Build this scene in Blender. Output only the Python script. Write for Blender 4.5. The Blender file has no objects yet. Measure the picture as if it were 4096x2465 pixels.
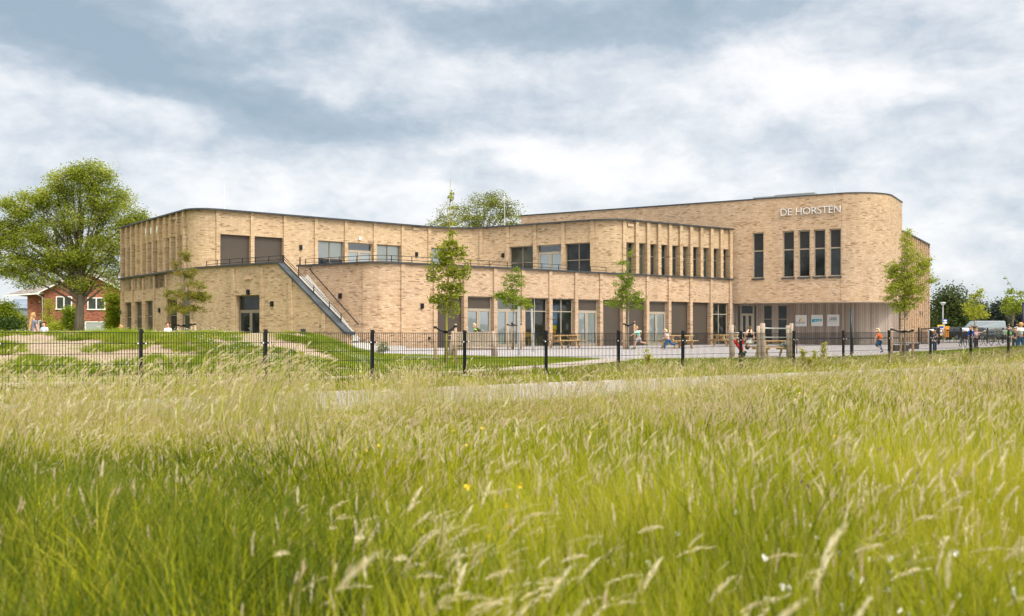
import bpy, bmesh, math, random
import numpy as np
from mathutils import Vector, Matrix
random.seed(7); rng = np.random.default_rng(7)
sc = bpy.context.scene
COL = sc.collection
F = 35.0/36.0*4096.0      # focal length in photo pixels
HY = 1330.0               # horizon row of the photo
CAMZ = 0.88               # camera height above the school's ground level
R = math.radians
V = Vector

def W(px, py, D):
    return V(((px-2048)/F*D, D, CAMZ+(HY-py)/F*D))
def tag(o, label=None, cat=None, group=None, kind=None):
    if label: o['label'] = label
    if cat: o['category'] = cat
    if group: o['group'] = group
    if kind: o['kind'] = kind
    return o
def empty(name, loc=(0,0,0), rz=0.0):
    o = bpy.data.objects.new(name, None); COL.objects.link(o)
    o.location = loc; o.rotation_euler = (0,0,rz); o.empty_display_size = .2
    return o
def mobj(name, me, mats=(), parent=None, smooth=False):
    o = bpy.data.objects.new(name, me); COL.objects.link(o)
    if not isinstance(mats, (list, tuple)): mats = [mats]
    for m in mats: me.materials.append(m)
    if smooth: me.polygons.foreach_set('use_smooth', [True]*len(me.polygons))
    if parent is not None:
        o.parent = parent
    return o
def copy_tree(o, parent=None):
    c = o.copy(); COL.objects.link(c); c.parent = parent
    for ch in [x for x in o.children]: copy_tree(ch, c)
    return c

class MB:
    def __init__(s): s.v=[]; s.f=[]; s.m=[]; s.uv=[]
    def quad(s, p, mi=0, uv=None):
        n=len(s.v); s.v += [tuple(q) for q in p]; s.f.append(tuple(range(n,n+len(p)))); s.m.append(mi)
        s.uv.append(uv if uv else [(0,0)]*len(p))
    def box(s, o, ux, uy, x0,x1,y0,y1,z0,z1, mi=0, us=0.0, skip=''):
        o=V(o); ux=V(ux); uy=V(uy); uz=V((0,0,1))
        P=lambda x,y,z: o+ux*x+uy*y+uz*z
        a=[P(x0,y0,z0),P(x1,y0,z0),P(x1,y1,z0),P(x0,y1,z0),P(x0,y0,z1),P(x1,y0,z1),P(x1,y1,z1),P(x0,y1,z1)]
        w=lambda c,d:[(c,z0+o.z),(d,z0+o.z),(d,z1+o.z),(c,z1+o.z)]
        if 'f' not in skip: s.quad([a[0],a[1],a[5],a[4]],mi,w(us+x0,us+x1))
        if 'r' not in skip: s.quad([a[1],a[2],a[6],a[5]],mi,w(us+x1,us+x1+y1-y0))
        if 'b' not in skip: s.quad([a[2],a[3],a[7],a[6]],mi,w(us+x1,us+x0))
        if 'l' not in skip: s.quad([a[3],a[0],a[4],a[7]],mi,w(us+x0-(y1-y0),us+x0))
        if 't' not in skip: s.quad([a[4],a[5],a[6],a[7]],mi,[(us+x0,0),(us+x1,0),(us+x1,y1-y0),(us+x0,y1-y0)])
        if 'd' not in skip: s.quad([a[3],a[2],a[1],a[0]],mi)
    def abox(s, x0,x1,y0,y1,z0,z1, mi=0): s.box((0,0,0),(1,0,0),(0,1,0),x0,x1,y0,y1,z0,z1,mi)
    def tube(s, pts, rad, n=8, mi=0, cap=True):
        pts=[V(p) for p in pts]
        if not isinstance(rad,(list,tuple)): rad=[rad]*len(pts)
        rings=[]; up=None
        for i,p in enumerate(pts):
            t=(pts[min(i+1,len(pts)-1)]-pts[max(i-1,0)])
            t = t.normalized() if t.length>1e-9 else V((0,0,1))
            if up is None:
                up = V((1,0,0)) if abs(t.x)<.8 else V((0,1,0))
            a=(up-t*up.dot(t)); a = a.normalized() if a.length>1e-6 else t.orthogonal().normalized(); up=a
            b=t.cross(a)
            base=len(s.v)
            for k in range(n):
                th=2*math.pi*k/n
                s.v.append(tuple(p+(a*math.cos(th)+b*math.sin(th))*rad[i]))
            rings.append(base)
        for i in range(len(rings)-1):
            for k in range(n):
                k2=(k+1)%n
                s.f.append((rings[i]+k,rings[i]+k2,rings[i+1]+k2,rings[i+1]+k)); s.m.append(mi); s.uv.append([(0,0)]*4)
        if cap:
            s.f.append(tuple(rings[0]+k for k in range(n))[::-1]); s.m.append(mi); s.uv.append([(0,0)]*n)
            s.f.append(tuple(rings[-1]+k for k in range(n))); s.m.append(mi); s.uv.append([(0,0)]*n)
    def beam(s, p, q, w, h, mi=0, up=(0,0,1)):
        p=V(p);q=V(q);t=(q-p).normalized();u=V(up);sd=t.cross(u)
        sd = sd.normalized() if sd.length>1e-5 else V((1,0,0))
        u=sd.cross(t).normalized()
        c=[]
        for e in (p,q):
            for a,b in ((-1,-1),(1,-1),(1,1),(-1,1)): c.append(e+sd*a*w/2+u*b*h/2)
        for idx in ((0,1,5,4),(1,2,6,5),(2,3,7,6),(3,0,4,7),(3,2,1,0),(4,5,6,7)): s.quad([c[i] for i in idx],mi)
    def ball(s, c, r, n=8, mi=0):
        c=V(c); rr = r if isinstance(r,(list,tuple)) else (r,r,r)
        m=n//2+1; base=len(s.v)
        for i in range(m+1):
            ph=math.pi*i/m
            for k in range(n):
                th=2*math.pi*k/n
                s.v.append((c.x+rr[0]*math.sin(ph)*math.cos(th),c.y+rr[1]*math.sin(ph)*math.sin(th),c.z+rr[2]*math.cos(ph)))
        for i in range(m):
            for k in range(n):
                k2=(k+1)%n
                s.f.append((base+i*n+k,base+(i+1)*n+k,base+(i+1)*n+k2,base+i*n+k2)); s.m.append(mi); s.uv.append([(0,0)]*4)
    def mesh(s, name):
        me=bpy.data.meshes.new(name); me.from_pydata(s.v,[],s.f)
        me.polygons.foreach_set('material_index', s.m)
        uvl=me.uv_layers.new(name='UVMap')
        flat=[c for u in s.uv for q in u for c in q]
        uvl.data.foreach_set('uv', flat); me.update(); return me
    def build(s, name, mats, parent=None, smooth=False, bevel=0):
        o=mobj(name, s.mesh(name), mats, parent, smooth)
        if bevel:
            b=o.modifiers.new('bevel','BEVEL'); b.width=bevel; b.segments=2; b.limit_method='ANGLE'
        return o
def local(o, parent):          # keep world placement of a mesh authored in world space under a placed parent
    o.matrix_parent_inverse = parent.matrix_basis.inverted(); return o
def npquads(name, Q, mats, parent=None, mi=None):
    """Q: (n,4,3) array of quads"""
    n=len(Q); me=bpy.data.meshes.new(name)
    me.vertices.add(n*4); me.vertices.foreach_set('co', Q.reshape(-1).astype(np.float32))
    me.loops.add(n*4); me.loops.foreach_set('vertex_index', np.arange(n*4,dtype=np.int32))
    me.polygons.add(n); me.polygons.foreach_set('loop_start', np.arange(0,n*4,4,dtype=np.int32))
    me.polygons.foreach_set('loop_total', np.full(n,4,dtype=np.int32))
    if mi is not None: me.polygons.foreach_set('material_index', mi.astype(np.int32))
    me.update(calc_edges=True)
    return mobj(name, me, mats, parent)

# ---------------- materials ----------------
def srgb(r,g,b):
    f=lambda c:(c/255/12.92 if c/255<=.04045 else ((c/255+.055)/1.055)**2.4)
    return (f(r),f(g),f(b))
class NT:
    def __init__(s, mat): s.t=mat.node_tree; s.t.nodes.clear(); s.n=s.t.nodes; s.l=s.t.links
    def new(s, typ, **kw):
        n=s.n.new(typ)
        for k,v in kw.items():
            if k.startswith('i_'):
                key=k[2:]; key=int(key) if key.isdigit() else key.replace('_',' ')
                s.set(n.inputs[key], v)
            else: setattr(n,k,v)
        return n
    def set(s, inp, v):
        if isinstance(v, bpy.types.NodeSocket): s.l.new(v, inp)
        else: inp.default_value = v
    def m(s, op, a, b=None, c=None, clamp=False):
        n=s.n.new('ShaderNodeMath'); n.operation=op; n.use_clamp=clamp
        s.set(n.inputs[0],a)
        if b is not None: s.set(n.inputs[1],b)
        if c is not None: s.set(n.inputs[2],c)
        return n.outputs[0]
    def vm(s, op, a, b=None):
        n=s.n.new('ShaderNodeVectorMath'); n.operation=op; s.set(n.inputs[0],a)
        if b is not None: s.set(n.inputs[1],b)
        return n.outputs[0]
    def ramp(s, fac, stops, interp='LINEAR'):
        n=s.n.new('ShaderNodeValToRGB'); cr=n.color_ramp; cr.interpolation=interp
        while len(cr.elements)<len(stops): cr.elements.new(.5)
        for e,(p,c) in zip(cr.elements,stops):
            e.position=p; e.color=(c[0],c[1],c[2],1) if len(c)==3 else c
        s.set(n.inputs[0],fac); return n.outputs[0]
    def mix(s, fac, a, b, typ='MIX'):
        n=s.n.new('ShaderNodeMix'); n.data_type='RGBA'; n.blend_type=typ
        s.set(n.inputs[0],fac)
        for i,x in ((6,a),(7,b)):
            if isinstance(x,(tuple,list)) and len(x)==3: x=(x[0],x[1],x[2],1)
            s.set(n.inputs[i],x)
        return n.outputs[2]
    def noise(s, vec, scale, detail=3, rough=.55, dist=0):
        n=s.n.new('ShaderNodeTexNoise'); s.set(n.inputs['Scale'],scale); n.inputs['Detail'].default_value=detail
        n.inputs['Roughness'].default_value=rough; n.inputs['Distortion'].default_value=dist
        if vec is not None: s.l.new(vec,n.inputs['Vector'])
        return n.outputs['Fac']
    def comb(s,x,y,z):
        n=s.n.new('ShaderNodeCombineXYZ'); s.set(n.inputs[0],x); s.set(n.inputs[1],y); s.set(n.inputs[2],z); return n.outputs[0]
    def out(s, sh): 
        o=s.n.new('ShaderNodeOutputMaterial'); s.l.new(sh,o.inputs[0])
    def pbr(s, col, rough=.7, metal=0.0, spec=.5, bump=None, bstr=.3, bdist=.02):
        p=s.n.new('ShaderNodeBsdfPrincipled')
        if isinstance(col,(tuple,list)): col=(col[0],col[1],col[2],1)
        s.set(p.inputs['Base Color'],col); s.set(p.inputs['Roughness'],rough); s.set(p.inputs['Metallic'],metal)
        s.set(p.inputs['Specular IOR Level'],spec)
        if bump is not None:
            b=s.n.new('ShaderNodeBump'); b.inputs['Strength'].default_value=bstr; b.inputs['Distance'].default_value=bdist
            s.l.new(bump,b.inputs['Height']); s.l.new(b.outputs[0],p.inputs['Normal'])
        return p.outputs[0]
MATS={}
def newmat(name):
    m=bpy.data.materials.new(name); m.use_nodes=True; MATS[name]=m; return m, NT(m)
def plain(name, col, rough=.6, metal=0.0, var=.12, scale=6.0, spec=.4, bstr=.15):
    """flat paint / metal / cloth with slight procedural wear"""
    m,t=newmat(name)
    g=t.new('ShaderNodeNewGeometry'); n=t.noise(g.outputs['Position'],scale,4)
    dark=tuple(c*(1-var) for c in col); lite=tuple(min(1,c*(1+var)) for c in col)
    c=t.ramp(n,[(.3,dark),(.7,lite)])
    t.out(t.pbr(c,rough,metal,spec,bump=n,bstr=bstr,bdist=.005)); return m
def leafmat(name, cols, trans=.45, rough=.6, pscale=.6):
    m,t=newmat(name)
    g=t.new('ShaderNodeNewGeometry'); ri=g.outputs['Random Per Island']
    oi=t.new('ShaderNodeObjectInfo')
    n=t.noise(g.outputs['Position'],pscale,2)
    f=t.m('ADD',t.m('MULTIPLY',ri,.50),t.m('ADD',t.m('MULTIPLY_ADD',n,1.1,-.33),t.m('MULTIPLY',oi.outputs['Random'],.12)),clamp=True)
    k=len(cols); c=t.ramp(f,[(.15+.7*i/(k-1),cols[i]) for i in range(k)])
    d=t.new('ShaderNodeBsdfPrincipled'); t.set(d.inputs['Base Color'],c); d.inputs['Roughness'].default_value=rough; d.inputs['Specular IOR Level'].default_value=.12
    tr=t.new('ShaderNodeBsdfTranslucent'); t.set(tr.inputs[0],t.mix(.35,c,(.5,.6,.05),'MULTIPLY') if False else c)
    mx=t.new('ShaderNodeMixShader'); mx.inputs[0].default_value=trans
    t.l.new(d.outputs[0],mx.inputs[1]); t.l.new(tr.outputs[0],mx.inputs[2]); t.out(mx.outputs[0]); return m

def brickmat(name, stops, mortar, bw=.25, bh=.062, dark=.5):
    m,t=newmat(name)
    uv=t.new('ShaderNodeUVMap'); sp=t.new('ShaderNodeSeparateXYZ'); t.l.new(uv.outputs[0],sp.inputs[0])
    u,v=sp.outputs[0],sp.outputs[1]
    vr=t.m('DIVIDE',v,bh); row=t.m('FLOOR',vr)
    wn0=t.new('ShaderNodeTexWhiteNoise',noise_dimensions='1D'); t.l.new(row,wn0.inputs['W'])
    ur=t.m('ADD',t.m('DIVIDE',u,bw),t.m('MULTIPLY',wn0.outputs['Value'],1.0)); col=t.m('FLOOR',ur)
    wn=t.new('ShaderNodeTexWhiteNoise',noise_dimensions='2D'); t.l.new(t.comb(col,row,0),wn.inputs['Vector'])
    r=wn.outputs['Value']
    cid=t.comb(t.m('MULTIPLY',col,.35),t.m('MULTIPLY',row,.25),3.0)
    clus=t.noise(cid,.8,2)
    f=t.m('ADD',t.m('MULTIPLY',r,.93),t.m('MULTIPLY',t.m('SUBTRACT',clus,.5),.35),clamp=True)
    c=t.ramp(f,stops,'CONSTANT')
    g=t.new('ShaderNodeNewGeometry'); big=t.noise(g.outputs['Position'],.25,3)
    c=t.mix(1.0,c,t.ramp(big,[(.3,(.9,.9,.92)),(.7,(1.08,1.05,1.0))]),'MULTIPLY')
    stk=t.noise(t.comb(t.m('MULTIPLY',u,2.2),t.m('MULTIPLY',v,.16),1.0),1.0,4,.6)
    c=t.mix(1.0,c,t.ramp(stk,[(.25,(.86,.85,.84)),(.5,(1.0,1.0,1.0)),(.8,(1.06,1.05,1.04))]),'MULTIPLY')
    damp=t.m('MULTIPLY',t.m('SUBTRACT',t.m('ADD',.42,t.m('MULTIPLY',stk,.5)),v,clamp=True),.55,clamp=True); c=t.mix(damp,c,(.26,.20,.15))
    fv=t.m('FRACT',vr); fu=t.m('FRACT',ur)
    mo=t.m('MAXIMUM',t.m('LESS_THAN',fv,.17),t.m('LESS_THAN',fu,.05))
    c=t.mix(mo,c,mortar)
    h=t.m('SUBTRACT',1.0,mo)
    t.out(t.pbr(c,.85,0,.25,bump=h,bstr=.4,bdist=.01)); return m
# linear albedo values
buff=[(0,(.28,.195,.115)),(.05,(.44,.312,.19)),(.20,(.505,.37,.23)),(.42,(.55,.415,.27)),(.66,(.525,.385,.25)),(.84,(.59,.46,.32))]
M_brick=brickmat('buff_brick',buff,(.29,.22,.145))
warm=[(0,(.28,.19,.12)),(.05,(.44,.298,.19)),(.20,(.505,.358,.235)),(.42,(.55,.405,.28)),(.66,(.52,.375,.255)),(.84,(.59,.452,.33))]
M_brick2=brickmat('rosy_buff_brick',warm,(.29,.22,.15))
M_redbrick=brickmat('red_brick',[(0,(.18,.06,.04)),(.2,(.29,.095,.06)),(.5,(.34,.12,.075)),(.8,(.40,.155,.10))],(.25,.14,.11),.22,.065)
M_cap=plain('dark_coping',(.055,.062,.07),.45,.3,.15,2)
M_slide=plain('slate_slide',(.050,.060,.072),.5,.1,.5,1.6)
M_panel=plain('taupe_panel',(.066,.052,.040),.5,0,.05,1.5)
M_frame=plain('bronze_frame',(.24,.20,.15),.45,.2,.06)
M_frame2=plain('pale_bronze_frame',(.36,.31,.24),.45,.1,.06)
M_black=plain('black_steel',(.012,.012,.016),.4,.3,.2)
M_galv=plain('galvanised_steel',(.45,.47,.48),.4,.6,.12)
M_white=plain('white_paint',(.78,.78,.77),.5,0,.04)
M_conc=plain('pale_concrete',(.50,.48,.46),.85,0,.10,4)
M_step=plain('white_concrete_step',(.50,.49,.46),.85,0,.08,5)
M_roofing=plain('roofing_felt',(.10,.10,.10),.9,0,.2,1)
M_letter=plain('brushed_white_metal',(.80,.79,.78),.3,.3,.03)
M_soffit=plain('pale_soffit',(.60,.50,.40),.8,0,.05)
def glassmat(name, tint, gl=.12, refl=(1,1,1)):
    m,t=newmat(name)
    tr=t.new('ShaderNodeBsdfTransparent'); tr.inputs[0].default_value=(*tint,1)
    gs=t.new('ShaderNodeBsdfGlossy'); gs.inputs['Roughness'].default_value=.015; gs.inputs['Color'].default_value=(*refl,1)
    fr=t.new('ShaderNodeFresnel'); fr.inputs[0].default_value=1.5
    fac=t.m('ADD',fr.outputs[0],gl,clamp=True)
    mx=t.new('ShaderNodeMixShader'); t.l.new(fac,mx.inputs[0]); t.l.new(tr.outputs[0],mx.inputs[1]); t.l.new(gs.outputs[0],mx.inputs[2]); t.out(mx.outputs[0]); return m
M_glass=glassmat('clear_glass',(.90,.94,.94),.03)
M_bglass=glassmat('blind_pane_glass',(.96,.98,.98),.14)
def darkglass(name, base, refl, rough=.02):
    m,t=newmat(name)
    g=t.new('ShaderNodeNewGeometry'); n=t.noise(g.outputs['Position'],.9,2)
    d=t.new('ShaderNodeBsdfDiffuse'); t.set(d.inputs[0],t.ramp(n,[(.35,tuple(c*.6 for c in base)),(.65,tuple(c*1.5 for c in base))]))
    b=t.new('ShaderNodeBump'); b.inputs['Strength'].default_value=.12; b.inputs['Distance'].default_value=.02; t.l.new(t.noise(g.outputs['Position'],1.3,1),b.inputs['Height'])
    gs=t.new('ShaderNodeBsdfGlossy'); gs.inputs['Roughness'].default_value=rough; t.l.new(b.outputs[0],gs.inputs['Normal'])
    fr=t.new('ShaderNodeFresnel'); fr.inputs[0].default_value=1.45
    mx=t.new('ShaderNodeMixShader'); t.l.new(t.m('ADD',fr.outputs[0],refl,clamp=True),mx.inputs[0]); t.l.new(d.outputs[0],mx.inputs[1]); t.l.new(gs.outputs[0],mx.inputs[2]); t.out(mx.outputs[0]); return m
M_dglass=darkglass('dark_glass',(.022,.026,.026),0.0)
M_gglass=darkglass('greenish_glass',(.05,.055,.045),.0)
M_rglass=darkglass('reflecting_glass',(.03,.035,.045),.30)
def blindmat():
    m,t=newmat('pale_blue_blind'); g=t.new('ShaderNodeNewGeometry'); sp=t.new('ShaderNodeSeparateXYZ'); t.l.new(g.outputs['Position'],sp.inputs[0])
    f=t.m('FRACT',t.m('DIVIDE',sp.outputs[2],.05)); c=t.mix(t.m('LESS_THAN',f,.25),(.86,.94,.95),(.68,.80,.83))
    t.out(t.pbr(c,.6)); return m
M_blind=blindmat()
M_roller=plain('white_roller_blind',(.78,.80,.78),.8,0,.03)
def woodmat(name, a, b, axis=2, sc_=14.0, rough=.75):
    m,t=newmat(name); tc=t.new('ShaderNodeTexCoord')
    mp=t.new('ShaderNodeMapping'); t.l.new(tc.outputs['Object'],mp.inputs[0]); s=[sc_,sc_,sc_]; s[axis]=sc_*.07; mp.inputs['Scale'].default_value=s
    n=t.noise(mp.outputs[0],1.0,5,.65,.4); g=t.new('ShaderNodeNewGeometry'); n2=t.noise(g.outputs['Position'],1.2,2)
    c=t.ramp(t.m('ADD',t.m('MULTIPLY',n,.75),t.m('MULTIPLY',n2,.25)),[(.3,a),(.68,b)])
    t.out(t.pbr(c,rough,0,.25,bump=n,bstr=.35,bdist=.006)); return m
M_wood=woodmat('weathered_wood',(.27,.205,.165),(.52,.42,.34))
M_honey=woodmat('honey_wood',(.46,.27,.10),(.78,.56,.29),0)
M_stake=woodmat('stake_wood',(.36,.22,.13),(.62,.45,.30))
def claddingmat():
    m,t=newmat('timber_cladding'); uv=t.new('ShaderNodeUVMap'); sp=t.new('ShaderNodeSeparateXYZ'); t.l.new(uv.outputs[0],sp.inputs[0])
    ur=t.m('DIVIDE',sp.outputs[0],.135); k=t.m('FLOOR',ur); wn=t.new('ShaderNodeTexWhiteNoise',noise_dimensions='1D'); t.l.new(k,wn.inputs['W'])
    n=t.noise(t.comb(t.m('MULTIPLY',sp.outputs[0],30.0),t.m('MULTIPLY',sp.outputs[1],1.6),0.0),1.0,4)
    c=t.ramp(t.m('ADD',t.m('MULTIPLY',wn.outputs['Value'],.55),t.m('MULTIPLY',n,.5)),[(.15,(.21,.165,.135)),(.55,(.34,.28,.235)),(.95,(.45,.385,.33))])
    gap=t.m('LESS_THAN',t.m('FRACT',ur),.1); c=t.mix(gap,c,(.05,.035,.028))
    t.out(t.pbr(c,.8,0,.2,bump=t.m('SUBTRACT',1.0,gap),bstr=.6,bdist=.02)); return m
M_clad=claddingmat()

# ---------------- terrain ----------------
FX0,FY0=-7.095,19.05
fd=V((.792,.610)); fn=V((-.610,.792))
def sstep(a,b,x):
    t=np.clip((x-a)/(b-a),0,1); return t*t*(3-2*t)
def qdist(x,y): return (x-FX0)*fn.x+(y-FY0)*fn.y
def hgt(x,y,rough=True):
    x=np.asarray(x,dtype=float); y=np.asarray(y,dtype=float)
    q=qdist(x,y)
    base=-.88-.38*np.exp(-np.maximum(q,0)/6.5)
    base=np.where(q<-5.4, base-.03, base)
    # sandy ridge on the left
    ridge=sstep(24.3,32.5,y)*(1-sstep(34.5,38.2,y))
    side=1-sstep(-7.6,-3.9,x)
    a=(-.03-base)*ridge*side
    bump=(np.sin(x*.9+1.3)*np.sin(y*.8)+.6*np.sin(x*2.1+y*1.3))*.05*sstep(24.6,27,y)*(1-sstep(30.0,32,y))*side
    # grass berm on the right
    b=.47*sstep(17.0,23.0,x)*sstep(34.5,43.0,y)*(1-sstep(44.0,49.5,y))
    z=base+a+(bump if rough else 0)+b
    return z+CAMZ
def H(x,y): return float(hgt(x,y))
def G(px,py):
    """where a ray through photo point (px,py) meets the ground"""
    k=(px-2048)/F; s=(HY-py)/F
    D=np.linspace(3,160,6000); z=CAMZ+s*D; hit=z<=hgt(k*D,D)
    i=int(np.argmax(hit)) if hit.any() else len(D)-1
    d=float(D[i]); return V((k*d,d,H(k*d,d)))
def on(px,D):
    x=(px-2048)/F*D; return V((x,D,H(x,D)))
EXPO=0.68
# ---------------- sky ----------------
SUN_EL=R(52); SUN_AZ=R(142)     # azimuth measured clockwise from +Y (view direction)
def world():
    w=bpy.data.worlds.new('World'); sc.world=w; w.use_nodes=True
    t=NT(w)
    tc=t.new('ShaderNodeTexCoord'); sp=t.new('ShaderNodeSeparateXYZ'); t.l.new(tc.outputs['Generated'],sp.inputs[0])
    x,y,z=sp.outputs
    az=t.m('ARCTAN2',x,y); el=t.m('ARCSINE',z)
    warp=t.noise(t.comb(t.m('MULTIPLY',az,3.0),t.m('MULTIPLY',el,7.0),0.0),1.6,5,.55)
    warp2=t.noise(t.comb(t.m('MULTIPLY',az,3.0),t.m('MULTIPLY',el,7.0),9.0),1.6,5,.55)
    azw=t.m('ADD',az,t.m('MULTIPLY',t.m('SUBTRACT',warp,.5),.20)); elw=t.m('ADD',el,t.m('MULTIPLY',t.m('SUBTRACT',warp2,.5),.10))
    def D(px,py): return (math.atan((px-2048)/F), math.atan((HY-py)/F))
    acc=None
    def blob(px,py,rx,ry,amp,rot=0):
        nonlocal acc
        a0,e0=D(px,py); ca,sa=math.cos(R(rot)),math.sin(R(rot))
        dx=t.m('SUBTRACT',azw,a0); dy=t.m('SUBTRACT',elw,e0)
        u=t.m('DIVIDE',t.m('ADD',t.m('MULTIPLY',dx,ca),t.m('MULTIPLY',dy,sa)),rx/F)
        v=t.m('DIVIDE',t.m('SUBTRACT',t.m('MULTIPLY',dy,ca),t.m('MULTIPLY',dx,sa)),ry/F)
        g=t.m('EXPONENT',t.m('MULTIPLY',t.m('ADD',t.m('MULTIPLY',u,u),t.m('MULTIPLY',v,v)),-1.0))
        g=t.m('MULTIPLY',g,amp); acc = g if acc is None else t.m('ADD',acc,g)
    # the clouds of the day, by direction in the sky
    blob(250,200,950,230,-.62,-5); blob(1000,430,640,130,-.48,-9); blob(-100,60,700,200,-.25)
    blob(1750,60,500,90,-.18); blob(2500,60,900,130,-.50,3); blob(3050,120,500,110,-.20)
    blob(1900,440,500,110,-.22); blob(2750,430,380,70,-.20); blob(3850,230,300,90,-.30); blob(3500,600,500,60,-.12)
    blob(1250,350,260,50,.34,-6); blob(820,110,260,50,.12); blob(1500,210,420,90,.10)
    blob(1900,560,260,60,.34); blob(2350,640,420,90,.30); blob(2950,330,360,90,.30,12); blob(3350,430,400,110,.26)
    blob(3900,100,260,80,.20); blob(1560,780,300,60,.22); blob(900,790,300,60,.16); blob(500,500,600,50,.16,-4)
    blob(150,900,900,180,-.12); blob(3800,900,600,200,-.05); blob(2000,900,1600,200,.04); blob(700,640,700,60,-.10)
    blob(2650,820,260,60,-.10); blob(3100,650,400,60,-.08)
    fb=t.noise(t.comb(t.m('MULTIPLY',azw,4.6),t.m('MULTIPLY',elw,8.6),2.0),2.0,9,.55,.1)
    fb2=t.noise(t.comb(t.m('MULTIPLY',az,9.0),t.m('MULTIPLY',el,16.0),5.0),2.2,9,.6,.2)
    val=t.m('ADD',t.m('ADD',.66,t.m('MULTIPLY',acc,.88)),t.m('ADD',t.m('MULTIPLY',t.m('SUBTRACT',fb,.5),.75),t.m('MULTIPLY',t.m('SUBTRACT',fb2,.5),.72)),clamp=True)
    cloud=t.ramp(val,[(.0,(.325,.42,.505)),(.28,(.42,.50,.58)),(.48,(.58,.635,.70)),(.64,(.71,.745,.785)),(.80,(.85,.86,.88)),(1.0,(.96,.955,.955))])
    # thin bright overcast round the hidden sun, high above and behind the viewer
    sd=V((math.sin(SUN_AZ)*math.cos(SUN_EL),math.cos(SUN_AZ)*math.cos(SUN_EL),math.sin(SUN_EL)))
    dt=t.new('ShaderNodeVectorMath',operation='DOT_PRODUCT'); t.l.new(tc.outputs['Generated'],dt.inputs[0]); dt.inputs[1].default_value=sd
    glow=t.m('POWER',t.m('MAXIMUM',dt.outputs['Value'],0.0),4.0)
    high=t.m('MULTIPLY',t.m('SUBTRACT',el,.42),1.6,clamp=True)
    gain=t.m('ADD',1.0,t.m('ADD',t.m('MULTIPLY',glow,3.2),t.m('MULTIPLY',high,.9)))
    sky=t.new('ShaderNodeTexSky',sky_type='NISHITA'); sky.sun_disc=False; sky.sun_elevation=SUN_EL; sky.sun_rotation=SUN_AZ
    c10=t.vm('SCALE',cloud); c10.node.inputs['Scale'].default_value=7.1
    c10g=t.vm('SCALE',c10); t.l.new(gain,c10g.node.inputs['Scale'])
    warmf=t.m('ADD',high,glow,clamp=True)
    col=t.mix(.93,sky.outputs[0],t.mix(1.0,c10g,t.mix(warmf,(1.0,1.0,1.0),(1.16,1.03,.86)),'MULTIPLY'))
    bg=t.new('ShaderNodeBackground'); t.l.new(col,bg.inputs[0]); bg.inputs[1].default_value=.1
    o=t.n.new('ShaderNodeOutputWorld'); t.l.new(bg.outputs[0],o.inputs[0])
    w.cycles.sampling_method='MANUAL'; w.cycles.sample_map_resolution=512
world()
sl=bpy.data.lights.new('sun','SUN'); sl.energy=1.5; sl.angle=R(10); sl.color=(1,.95,.87)
so=bpy.data.objects.new('sun',sl); COL.objects.link(so)
_sd=V((math.sin(SUN_AZ)*math.cos(SUN_EL),math.cos(SUN_AZ)*math.cos(SUN_EL),math.sin(SUN_EL)))
so.rotation_euler=(-_sd).to_track_quat('-Z','Y').to_euler(); so.location=(0,0,60)

# ---------------- camera ----------------
cam=bpy.data.cameras.new('camera'); co=bpy.data.objects.new('camera',cam); COL.objects.link(co); sc.camera=co
co.location=(0,0,CAMZ); co.rotation_euler=(R(90),0,0); cam.lens=35; cam.sensor_width=36; cam.shift_y=(HY-1232.5)/4096
cam.clip_end=6000; cam.clip_start=.05
cam.dof.use_dof=True; cam.dof.focus_distance=48; cam.dof.aperture_fstop=3.6
sc.view_settings.view_transform='Standard'; sc.view_settings.look='None'; sc.view_settings.exposure=EXPO; sc.view_settings.gamma=1
sc.render.film_transparent=False
sc.cycles.max_bounces=5; sc.cycles.transparent_max_bounces=10; sc.cycles.diffuse_bounces=2; sc.cycles.use_adaptive_sampling=True; sc.cycles.adaptive_threshold=.03; sc.cycles.glossy_bounces=3
sc.cycles.caustics_reflective=False; sc.cycles.caustics_refractive=False; sc.cycles.sample_clamp_indirect=8

# ---------------- ground sheets ----------------
def grassmat(name, a,b,c2, sc1=1.2, bs=.5):
    m,t=newmat(name); g=t.new('ShaderNodeNewGeometry'); p=g.outputs['Position']
    n=t.noise(p,sc1,4); n2=t.noise(p,22.0,5,.7); f=t.m('ADD',t.m('MULTIPLY',n,.55),t.m('MULTIPLY',n2,.45))
    c=t.ramp(f,[(.32,a),(.5,b),(.68,c2)]); t.out(t.pbr(c,.9,0,.15,bump=n2,bstr=bs,bdist=.05)); return m
M_field=grassmat('rough_grass_ground',(.10,.12,.02),(.19,.21,.04),(.28,.27,.08))
M_lawn=grassmat('mown_grass',(.17,.22,.02),(.27,.33,.035),(.36,.40,.06),.6)
def stonemat(name,a,b,sc1=2.0,slab=None,line=(.4,.4,.4)):
    m,t=newmat(name); g=t.new('ShaderNodeNewGeometry'); p=g.outputs['Position']
    n=t.noise(p,sc1,5,.6); n2=t.noise(p,40.0,3); c=t.ramp(t.m('ADD',t.m('MULTIPLY',n,.7),t.m('MULTIPLY',n2,.3)),[(.3,a),(.7,b)])
    if slab:
        mp=t.new('ShaderNodeMapping'); t.l.new(p,mp.inputs[0]); mp.inputs['Rotation'].default_value=(0,0,R(-36)); mp.inputs['Scale'].default_value=(1/slab,1/slab,1)
        sp=t.new('ShaderNodeSeparateXYZ'); t.l.new(mp.outputs[0],sp.inputs[0])
        e=t.m('MAXIMUM',t.m('LESS_THAN',t.m('FRACT',sp.outputs[0]),.04),t.m('LESS_THAN',t.m('FRACT',sp.outputs[1]),.04)); c=t.mix(t.m('MULTIPLY',e,.35),c,line)
    t.out(t.pbr(c,.9,0,.2,bump=n2,bstr=.15,bdist=.01)); return m
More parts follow.
